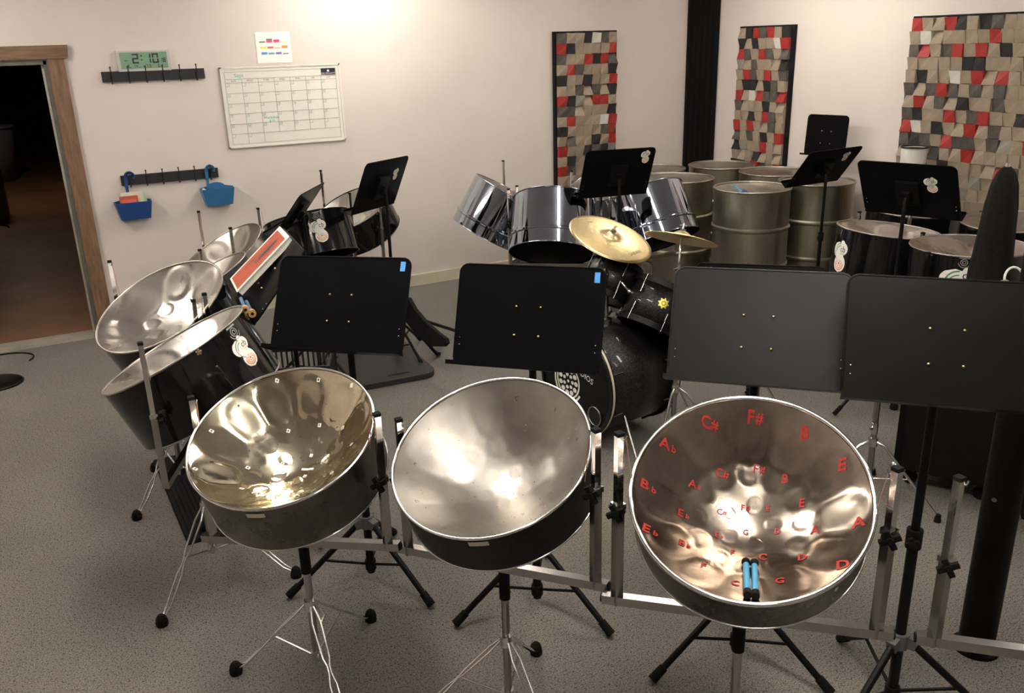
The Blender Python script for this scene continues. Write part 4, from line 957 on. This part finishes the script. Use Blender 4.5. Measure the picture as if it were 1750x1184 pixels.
def drum(name, label, c, ax, R, L, lugs=6, hoop=BLACKG, inlay=False, hr=.010):
    """c = centre of the batter/front head, axis points from there into the shell"""
    M = M_axis(c, ax); t = empty(name, label, 'drum', 'drum kit'); t.matrix_world = M
    o = MB().lathe([(R-.006, .012), (R-.004, .012), (R-.004, L-.012), (R-.006, L-.012)], 64).build('shell', SPARK, t)
    for z0 in (0, L):
        s_ = 1 if z0 == 0 else -1
        h = MB().lathe([(R-.006, z0-.004*s_), (R+hr, z0-.004*s_), (R+hr, z0+.026*s_), (R-.004, z0+.026*s_)], 64, smooth=False); ho = h.build('hoop', hoop, t)
        if inlay: MB().lathe([(R+hr+.0012, z0+.005*s_), (R+hr+.0012, z0+.018*s_)], 64).build('hoop_inlay', HOOPW, ho)
        MB().disc(R-.005, z0+.003*s_, 64).build('head', HEADM, t)
    for k in range(lugs):
        a = 2*math.pi*(k+.5)/lugs; d = Vector((math.cos(a), math.sin(a), 0))
        for zz in ((.05, .09), (L-.09, L-.05)):
            MB().cyl(d*(R+.006)+Vector((0, 0, zz[0])), d*(R+.006)+Vector((0, 0, zz[1])), .006, seg=8).build('lug', mat('black_chrome', (.12, .12, .13), .2, 1.0, var=.1, vscale=9), t)
        MB().cyl(d*(R+.009)+Vector((0, 0, -.006)), d*(R+.009)+Vector((0, 0, .05)), .002, seg=6).build('tension_rod', CHROMED, t)
        MB().cyl(d*(R+.009)+Vector((0, 0, L+.006)), d*(R+.009)+Vector((0, 0, L-.05)), .002, seg=6).build('tension_rod', CHROMED, t)
    return t, M
def pxp(x, y, Z):   # a point seen in this direction at depth Z
    return Vector((0, 0, CAM_H)) + (rt*(x-875)+dn*(y-592)+fwd*1480)/1480*Z
BC = pxp(983, 652, 4.50); vdir = (BC-Vector((0, 0, CAM_H))); vdir.z = 0; vdir.normalize(); sdir = Vector((vdir.y, -vdir.x, 0))
bax = (vdir*math.cos(rad(52))+sdir*math.sin(rad(52))).normalized()
BC.z = max(BC.z, .315)
bd, MBD = drum('bass_drum', 'big black sparkle bass drum standing on its spurs with white logo on the front', BC, bax, .285, .46, 8, inlay=True, hr=.012)
mb = MB(); f = lambda x, y, l: Vector((-x, y, -.0012-.0004*l))
f = lambda x, y, l: Vector((x, y, .0015-.0005*l)) 
# the head's local x points to the viewer's left or right depending on axis: mirror so that it reads
flip = -1 if (MBD.to_3x3() @ Vector((1, 0, 0))).dot(rt) < 0 else 1
f = lambda x, y, l: Vector((flip*x, y, .0012-.0004*l))
for (r0, wd, a0, a1) in ((.112, .012, 130, 330), (.092, .010, 0, 360)): add_arc(mb, -.06, -.015, r0, wd, a0, a1, f, 0, 2, 24)
for rr_, k_, s_ in ((.066, 11, .016), (.036, 7, .012), (.0, 1, .010)):
    for k in range(k_): a = 2*math.pi*k/k_; add_poly(mb, ell(-.06+rr_*math.cos(a), -.015+rr_*math.sin(a), s_, s_*.85, 10), f, 0, 2)
add_text(mb, 'cb', .12, f, -.09, .14, 0, layer=2); add_text(mb, 'STUDIOS', .046, f, .055, .060, 0, rot=-.25, layer=2)
mb.build('logo', WHITEP, bd)
for s_ in (-1, 1):
    a = MBD @ Vector((s_*.25, -.14, .12)); b_ = Vector((a.x, a.y, .0))+((MBD.to_3x3() @ Vector((s_, 0, 0)))*.17); b_ -= bax*.05; b_.z = .012
    q = MB().cyl(a, b_, .008, seg=8).cyl(b_+Vector((0, 0, -.010)), b_+Vector((0, 0, .03)), .016, .010, seg=8)
    inv = MBD.inverted(); o = q.build('spur', CHROMED, bd)
    for v in o.data.vertices: v.co = inv @ v.co
# port hole ring on the head
mb = MB().torus(.05, .005, Matrix.Translation((flip*.16, -.14, -.001)), 24, 6); mb.build('port_ring', CHROMED, bd)
MB().add([Vector((flip*.16+.048*math.cos(2*math.pi*k/20), -.14+.048*math.sin(2*math.pi*k/20), .0008)) for k in range(20)], [list(range(20))], 0, False).build('port_hole', mat('port_dark', (.004, .004, .004), .9), bd)

tax = -(rt*.40-dn*.90)+fwd*-.10; tax.normalize()
T1c = pxp(1057, 449, 4.55); T2c = pxp(1140, 493, 4.45)
tt1, MT1 = drum('tom_drum', 'left tom drum under the gold cymbal, black sparkle', T1c, tax, .133, .205, 6, BLACKP, hr=.006)
tax2 = -(rt*.42-dn*.90)-fwd*.05; tax2.normalize()
tt2, MT2 = drum('tom_drum', 'right tom drum with a yellow round badge, black sparkle', T2c, tax2, .168, .235, 6, BLACKP, hr=.006)
inv = MT2.inverted(); lc = inv @ Vector((0, 0, CAM_H)); ph = math.degrees(math.atan2(lc.y, lc.x))
mb = MB(); f = lambda x, y, l: Vector(((.164+.0012+.0006*l)*math.cos(rad(ph-5)+x/.164), (.164+.0012+.0006*l)*math.sin(rad(ph-5)+x/.164), .105+y))
add_arc(mb, 0, 0, .016, .010, 0, 360, f, 0, 1, 18); add_poly(mb, ell(0, 0, .008, .008, 10), f, 0, 1)
for k in range(8): a = k*math.pi/4; add_poly(mb, ell(.024*math.cos(a), .024*math.sin(a), .004, .004, 6), f, 0, 1)
mb.build('round_badge', mat('badge_yellow', (.62, .50, .08), .35, .4, var=.1, vscale=30), tt2)
# tom holder
th_ = empty('tom_holder', 'chrome double tom holder rising from the bass drum', 'drum hardware', loc=(0, 0, 0))
ctr = BC+bax*.20+Vector((0, 0, .29)); topj = ctr+Vector((0, 0, .24))
P(MB().cyl(ctr-Vector((0, 0, .02)), topj, .016), 'post', CHROME, th_); P(MB().cyl(ctr-Vector((0, 0, .01)), ctr+Vector((0, 0, .015)), .035), 'base', CHROMED, th_)
a1 = T1c+tax*.12; a2 = T2c+tax2*.12
for q, rr_ in ((a1, .14), (a2, .17)):
    d = (q-topj); e = q-d.normalized()*rr_
    P(MB().tube([topj-Vector((0, 0, .03)), topj.lerp(e, .5)+Vector((0, 0, .03)), e], .009, 8), 'arm', CHROME, th_)
    P(MB().sphere(e, .02, 10, 6), 'ball_clamp', CHROMED, th_)

# cymbals and their stands
def cymbal(label, c, n, R, text=None):
    M = M_axis(c, n, (0, 1, 0)); t = empty('cymbal', label, 'cymbal', 'gold cymbals'); 
    x, y, z = basis(n); M = Matrix((x, y, z)).transposed().to_4x4(); M.translation = Vector(c); t.matrix_world = M
    pr = [(.006, .022), (.02, .0215), (.035, .014), (.046, .003), (.052, .0)]
    for k in range(1, 9): r = .052+(R-.052)*k/8; pr.append((r, -.0004-.018*(k/8)**1.6))
    pr2 = pr+[(r, z_-.0012) for r, z_ in pr[::-1]]
    MB().lathe(pr2, 72).build('plate', CYMB, t)
    gr = MB()
    for k in range(14):
        r = .062+(R-.07)*k/14; z_ = -.0004-.018*((r-.052)/(R-.052))**1.6; gr.lathe([(r-.0006, z_+.0008), (r, z_+.0013), (r+.0006, z_+.0008)], 72)
    gr.build('lathe_grooves', CYMB, t)
    MB().cyl((0, 0, .018), (0, 0, .032), .014).build('felt', mat('grey_felt', (.12, .11, .10), .9), t)
    w_ = MB().cyl((0, 0, .030), (0, 0, .060), .005); w_.beam((-.02, 0, .050), (.02, 0, .050), .006); w_.build('wing_nut', CHROME, t)
    if text:
        f = lambda x, y, l: Vector((x, y, -.0004-.018*(max(0, math.hypot(x, y)-.052)/(R-.052))**1.6+.0022))
        mb = MB(); add_text(mb, text[0], .030, f, 0, R*.66, 0); add_text(mb, text[1], .030, f, 0, -R*.72, 0)
        mb.build('lettering', mat('cymbal_ink', (.16, .11, .05), .5), t)
    return t
CR = Vector(scl((2.257, 3.31, 1.159), 1.10))
cymbal('large gold crash cymbal tilted toward the camera above the toms', CR, (.149, -.386, .91), .224, ('AA', 'SABIAN'))
C2 = Vector((2.62, 3.25, 1.123)); C2n = (-(rt*-.20+dn*-.97)*-1); C2n = (rt*.20-dn*.975-fwd*.0); C2n = Vector((C2n.x, C2n.y, C2n.z)); C2n = (C2n-fwd*.03).normalized()
cymbal('gold cymbal seen edge on, right of the large crash cymbal', C2, C2n, .178)
def cym_stand(label, x, y, ztop, feet, tip=None, zc=.36):
    t = empty('cymbal_stand', label, 'drum hardware', 'chrome drum hardware stands', (x, y, 0))
    tip = Vector(tip) if tip else Vector((x, y, ztop))
    P(MB().cyl((x, y, .08), (x, y, .62), .013), 'lower_tube', CHROMED, t); P(MB().cyl((x, y, .60), (x, y, ztop-.12), .010), 'upper_tube', CHROME, t)
    P(MB().tube([(x, y, ztop-.13), (x, y, ztop-.08), tip], .0055, 8), 'rod', CHROME, t)
    mb = MB().cyl((x, y, .59), (x, y, .65), .019); mb.beam((x-.045, y, .62), (x, y, .62), .012); P(mb, 'height_clamp', CHROME, t)
    mb = MB().cyl((x, y, ztop-.16), (x, y, ztop-.11), .015); mb.beam((x-.03, y, ztop-.13), (x, y, ztop-.13), .010); P(mb, 'tilt_clamp', CHROME, t)
    P(MB().cyl((x, y, zc-.02), (x, y, zc+.02), .020), 'collar', CHROME, t)
    for fx, fy in feet:
        d = Vector((fx-x, fy-y, 0)).normalized(); a = Vector((x, y, zc))+d*.018; b_ = Vector((fx, fy, .02))
        k_ = a+(b_-a)*.12+Vector((0, 0, .02))
        lo = P(MB().tube([a, k_, b_], .007, 8), 'leg', CHROME, t); P(MB().cyl((fx, fy, 0), (fx+0, fy, .035), .016, .011, seg=8), 'rubber_foot', RUBBER, lo)
        P(MB().tube([(x+d.x*.015, y+d.y*.015, .12), a+(b_-a)*.5], .004, 6), 'brace', CHROME, t)
    return t
cym_stand('chrome stand under the edge on cymbal, between the two middle desks', 2.575, 3.205, 1.105, [(2.33, 3.04), (2.80, 2.98), (2.88, 3.38)], C2-C2n*.01)
cym_stand('chrome stand holding the large crash cymbal', 2.74, 4.16, .93, [(2.50, 4.28), (2.98, 4.25), (2.76, 3.90)], CR-Vector((.149, -.386, .91))*.008)
cym_stand('short chrome hardware stand on the carpet behind the rightmost desk', 3.02, 2.36, .50, [(2.70, 2.50), (3.14, 2.08), (3.25, 2.52)], zc=.30)
cym_stand('chrome hardware stand behind the plain desk, half hidden', 2.98, 3.05, .72, [(2.78, 3.02), (3.20, 2.95), (3.02, 3.30)])

# ================================================================== FLOOR THINGS
# black round base and cable at the left
t = empty('round_stand_base', 'black round microphone stand base on the carpet at the left edge', 'stand base', loc=(-.56, 6.27, 0))
MB().lathe([(0, .0), (.155, .0), (.16, .006), (.15, .016), (.05, .026), (0, .027)], 40).build('plate', BLACKP, t); MB().cyl((-.0, 0, .02), (0, 0, .10), .012).build('socket', BLACKP, t)
pts = [(-.55+.21*math.cos(rad(a)), 6.75+.17*math.sin(rad(a)), .006) for a in range(-30, 205, 15)]
tag(MB().tube(pts, .005, 6).build('loose_cable', RUBBER), 'thin black cable looped on the carpet behind the round base', 'cable')
tag(MB().tube([(-.75+.16*math.cos(rad(a)), 12.5+.25*math.sin(rad(a)), .012) for a in range(0, 300, 20)], .012, 6).build('loose_cable', RUBBER), 'black cable lying on the brown floor beyond the doorway', 'cable')

# ribbed mat under the left pans
RM = mat('dark_rib_mat', (.006, .006, .007), .85, spec=.2, bump=.3, bscale=120)
t = empty('ribbed_floor_mat', 'dark ribbed mat lying under the two left drums', 'mat', loc=(.47, 4.05, 0)); t.rotation_euler = (0, 0, rad(2))
MB().box((0, 0, .004), (.50, .95, .008)).build('sheet', RM, t)
for k in range(24): MB().box((-.24+.48*k/23, 0, .010), (.010, .93, .006)).build('rib', RM, t)
# slotted black crates
def crate(label, x, y, rz, sx=.40, sy=.32, h=.28):
    t = empty('slotted_crate', label, 'crate', 'black slotted crates', (x, y, 0)); t.rotation_euler = (0, 0, rz)
    MB().box((0, 0, .006), (sx, sy, .012)).build('base', PLASTIC, t)
    fr = MB()
    for z_ in (.02, h/2, h-.01):
        for s_ in (-1, 1): fr.box((0, s_*sy/2, z_), (sx, .010, .022)); fr.box((s_*sx/2, 0, z_), (.010, sy, .022))
    for a in (-1, 1):
        for b_ in (-1, 1): fr.box((a*sx/2, b_*sy/2, h/2), (.022, .022, h))
    fr.build('rim_frame', PLASTIC, t)
    sl = MB(); n_ = 15
    for k in range(1, n_):
        for s_ in (-1, 1): sl.box((-sx/2+sx*k/n_, s_*sy/2, h/2), (.010, .006, h)); sl.box((s_*sx/2, -sy/2+sy*k/n_, h/2), (.006, .010, h))
    o = sl.build('slat_grid', PLASTIC, t); o['kind'] = 'stuff'
crate('black slotted plastic crate behind the golden pan, below the first desk', .93, 4.32, rad(-22), .42, .32, .50)
# flat black panel with handle slot, leaning table top
t = empty('folding_table_top', 'flat dark grey panel with a slotted handle lying on the carpet', 'panel', loc=(1.67, 4.86, 0)); t.rotation_euler = (0, 0, rad(-3))
poly = []
W_, H_, r_ = .60, 1.1, .09
for (cx_, cy_, a0) in ((W_/2-r_, H_-r_, 0), (-W_/2+r_, H_-r_, 90), (-W_/2+r_, r_, 180), (W_/2-r_, r_, 270)):
    for a in range(0, 91, 15): poly.append((cx_+r_*math.cos(rad(a0+a)), cy_+r_*math.sin(rad(a0+a))))
n_ = len(poly); vs = [Vector((x, y, .004)) for x, y in poly]+[Vector((x, y, .036)) for x, y in poly]+[Vector((x*.985, .01+y*.985, .040)) for x, y in poly]
fs = [list(range(n_))[::-1], list(range(2*n_, 3*n_))]+[(i, (i+1) % n_, n_+(i+1) % n_, n_+i) for i in range(n_)]+[(n_+i, n_+(i+1) % n_, 2*n_+(i+1) % n_, 2*n_+i) for i in range(n_)]
MB().add(vs, fs, 0, False).build('slab', mat('panel_grey_plastic', (.030, .029, .031), .42, spec=.35, bump=.25, bscale=220, var=.15, vscale=5), t)
mb = MB(); mb.add([Vector((x*.075+.06, z*.016+.075, .0412)) for x, z in ell(0, 0, 1, 1, 20)], [list(range(20))], 0, False); mb.build('handle_slot', mat('slot_dark', (.003, .003, .003), .9), t)
# folded black padded bar
t = empty('padded_bar', 'black padded bar and thin leg on the carpet right of the first desk', 'folding seat', loc=(2.1, 5.4, 0))
pa, pb = pxp(692, 525, 5.6), pxp(750, 588, 5.35); pb.z = max(pb.z, .05)
outl = [(686, 512), (696, 508), (706, 526), (724, 548), (744, 566), (760, 578), (762, 586), (756, 592), (738, 592), (722, 582), (706, 566), (692, 548)]
face = [pxp(x, y, 5.62-.0036*(x-686)) for x, y in outl]; nb = (face[3]-face[9]).cross(face[6]-face[0]).normalized()*.035; n_ = len(face)
MBp = MB().add(face+[v+nb for v in face], [list(range(n_)), list(range(n_, 2*n_))[::-1]]+[(i, n_+i, n_+(i+1) % n_, (i+1) % n_) for i in range(n_)], 0, False)
P(MBp, 'pad', CASEM, t)
q = Vector((2.12, 5.20, .012)); P(MB().cyl(pa+Vector((0, 0, -.08)), q, .012, seg=8), 'leg', BLACKP, t); P(MB().cyl(q, q+(pa-q).normalized()*-.012+Vector((0, 0, .03)), .020, seg=8), 'rubber_foot', RUBBER, t)
q2 = Vector((2.45, 5.60, .012)); P(MB().cyl(pa+Vector((0, 0, -.05)), q2, .012, seg=8), 'leg', BLACKP, t)

# black column and cloth wrapped pole at the right
POLE = mat('black_column_paint', (.003, .003, .0035), .5, spec=.15, var=.3, vscale=10, bump=.1, bscale=30)
t = empty('black_support_column', 'thick black round column standing on the carpet at the right edge', 'column', loc=(2.535, 1.470, 0))
MB().cyl((0, 0, 0), (0, 0, CEIL-.002), .057, seg=32).build('shaft', POLE, t); MB().cyl((0, 0, 0), (0, 0, .012), .075, seg=32).build('base_plate', POLE, t)
MB().cyl((-.056, -.01, .60), (-.062, -.012, .60), .008, seg=10).build('bolt', CHROMED, t)
t = empty('covered_pole', 'tall black cloth covered pole with a silver tip, before the wide tile panel', 'covered pole', loc=(2.76, 1.80, 0))
tip = pxp(1722, 283, 3.7); bx_, by_ = tip.x, tip.y
CLOTH = mat('black_cloth', (.006, .0065, .0055), .85, spec=.2, var=.3, vscale=8, bump=.5, bscale=60)
prof = [(.0, 0), (.10, 0), (.10, .03), (.03, .06), (.03, .20)]
t.location = (bx_, by_, 0)
MB().lathe([(0, .551), (.07, .551), (.07, .57), (.03, .60), (.022, .61), (.022, .85)], 28).build('foot', BLACKP, t)
cl = MB(); zt_ = tip.z
pr = [(.022, .60), (.075, .64), (.080, .80), (.074, 1.0), (.068, zt_-.40), (.060, zt_-.28), (.054, zt_-.17), (.044, zt_-.08), (.030, zt_-.03), (.012, zt_-.004)]
vs = []; fs = []; sg = 36
for r, z_ in pr:
    for i in range(sg):
        a = 2*math.pi*i/sg; rr_ = r*1.18*(1+.06*math.sin(5*a+z_*4)+.03*math.sin(11*a)); vs.append(Vector((rr_*math.cos(a), rr_*math.sin(a), z_)))
for j in range(len(pr)-1):
    for i in range(sg): fs.append((j*sg+i, j*sg+(i+1) % sg, (j+1)*sg+(i+1) % sg, (j+1)*sg+i))
cl.add(vs, fs); cl.build('cloth_cover', CLOTH, t)
MB().cyl((0, 0, zt_-.015), (0, 0, zt_+.012), .012, .009).build('silver_tip', CHROME, t)

# flight cases behind the rightmost desk
def case(label, x, y, rz, sx, sy, h):
    t = empty('equipment_case', label, 'case', 'black equipment cases', (x, y, 0)); t.rotation_euler = (0, 0, rz)
    MB().box((0, 0, .09+h/2), (sx, sy, h)).build('body', CASEM, t)
    for a in (-1, 1):
        for b_ in (-1, 1): MB().box((a*sx/2, b_*sy/2, .09+h/2), (.02, .02, h)).build('edge_strip', BLACKP, t)
    for a in (-1, 1):
        for b_ in (-1, 1):
            MB().sphere((a*sx/2, b_*sy/2, .10), .026, 10, 8).build('corner_ball', CHROME, t)
            cs = MB().cyl((a*(sx/2-.06)-.012, b_*(sy/2-.06), .032), (a*(sx/2-.06)+.012, b_*(sy/2-.06), .032), .032, seg=14); cs.box((a*(sx/2-.06), b_*(sy/2-.06), .075), (.05, .04, .03)); cs.build('caster', RUBBER, t)
    MB().box((0, -sy/2-.006, .09+h*.6), (.14, .014, .06)).build('handle', CHROMED, t)
case('black wheeled case on the carpet behind the rightmost desk', 3.62, 1.66, rad(8), .56, .46, .46)
case('black wheeled case half hidden behind the black column', 3.58, 2.34, rad(28), .52, .42, .46)

# pale bucket and headset
t = empty('white_bucket', 'white bucket with dark rim in front of the wide tile panel', 'bucket', loc=(5.45, 4.05, 0))
bt = pxp(1562, 262, 6.1); t.location = (bt.x, bt.y, 0)
MB().lathe([(0, .93), (.075, .93), (.088, bt.z+.045), (.084, bt.z+.045), (.07, .94)], 32).build('pail', mat('white_pail', (.55, .53, .50), .4, var=.05, vscale=6), t)
MB().torus(.088, .006, None, 32, 8, 0, bt.z+.045).build('rim', PLASTIC, t)
MB().box((0, 0, .465), (.30, .30, .93)).build('pedestal', CASEM, t)
MB().disc(.083, bt.z+.035, 32).build('lid', PLASTIC, t)
t = empty('headset', 'white and grey headset hanging behind the rightmost desk', 'headset', loc=pxp(1733, 470, 3.6))
M_ = Matrix((rt, fwd, -dn)).transposed().to_4x4(); M_.translation = pxp(1733, 478, 3.6)
P(MB().tube([M_ @ Vector((.040*math.cos(rad(a)), 0, .052*math.sin(rad(a)))) for a in range(0, 181, 12)], .005, 8), 'band', WHITEP, t)
P(MB().cyl(M_ @ Vector((.040, -.01, -.03)), M_ @ Vector((.040, .012, -.03)), .020), 'ear_cup', WHITEP, t); P(MB().cyl(M_ @ Vector((-.040, -.01, -.02)), M_ @ Vector((-.040, .012, -.02)), .020), 'ear_cup', mat('pale_green_pad', (.35, .42, .38), .6), t)
P(MB().cyl(M_ @ Vector((.0, .02, -.02)), M_ @ Vector((.0, .16, -.06)), .006), 'peg', CHROMED, t)
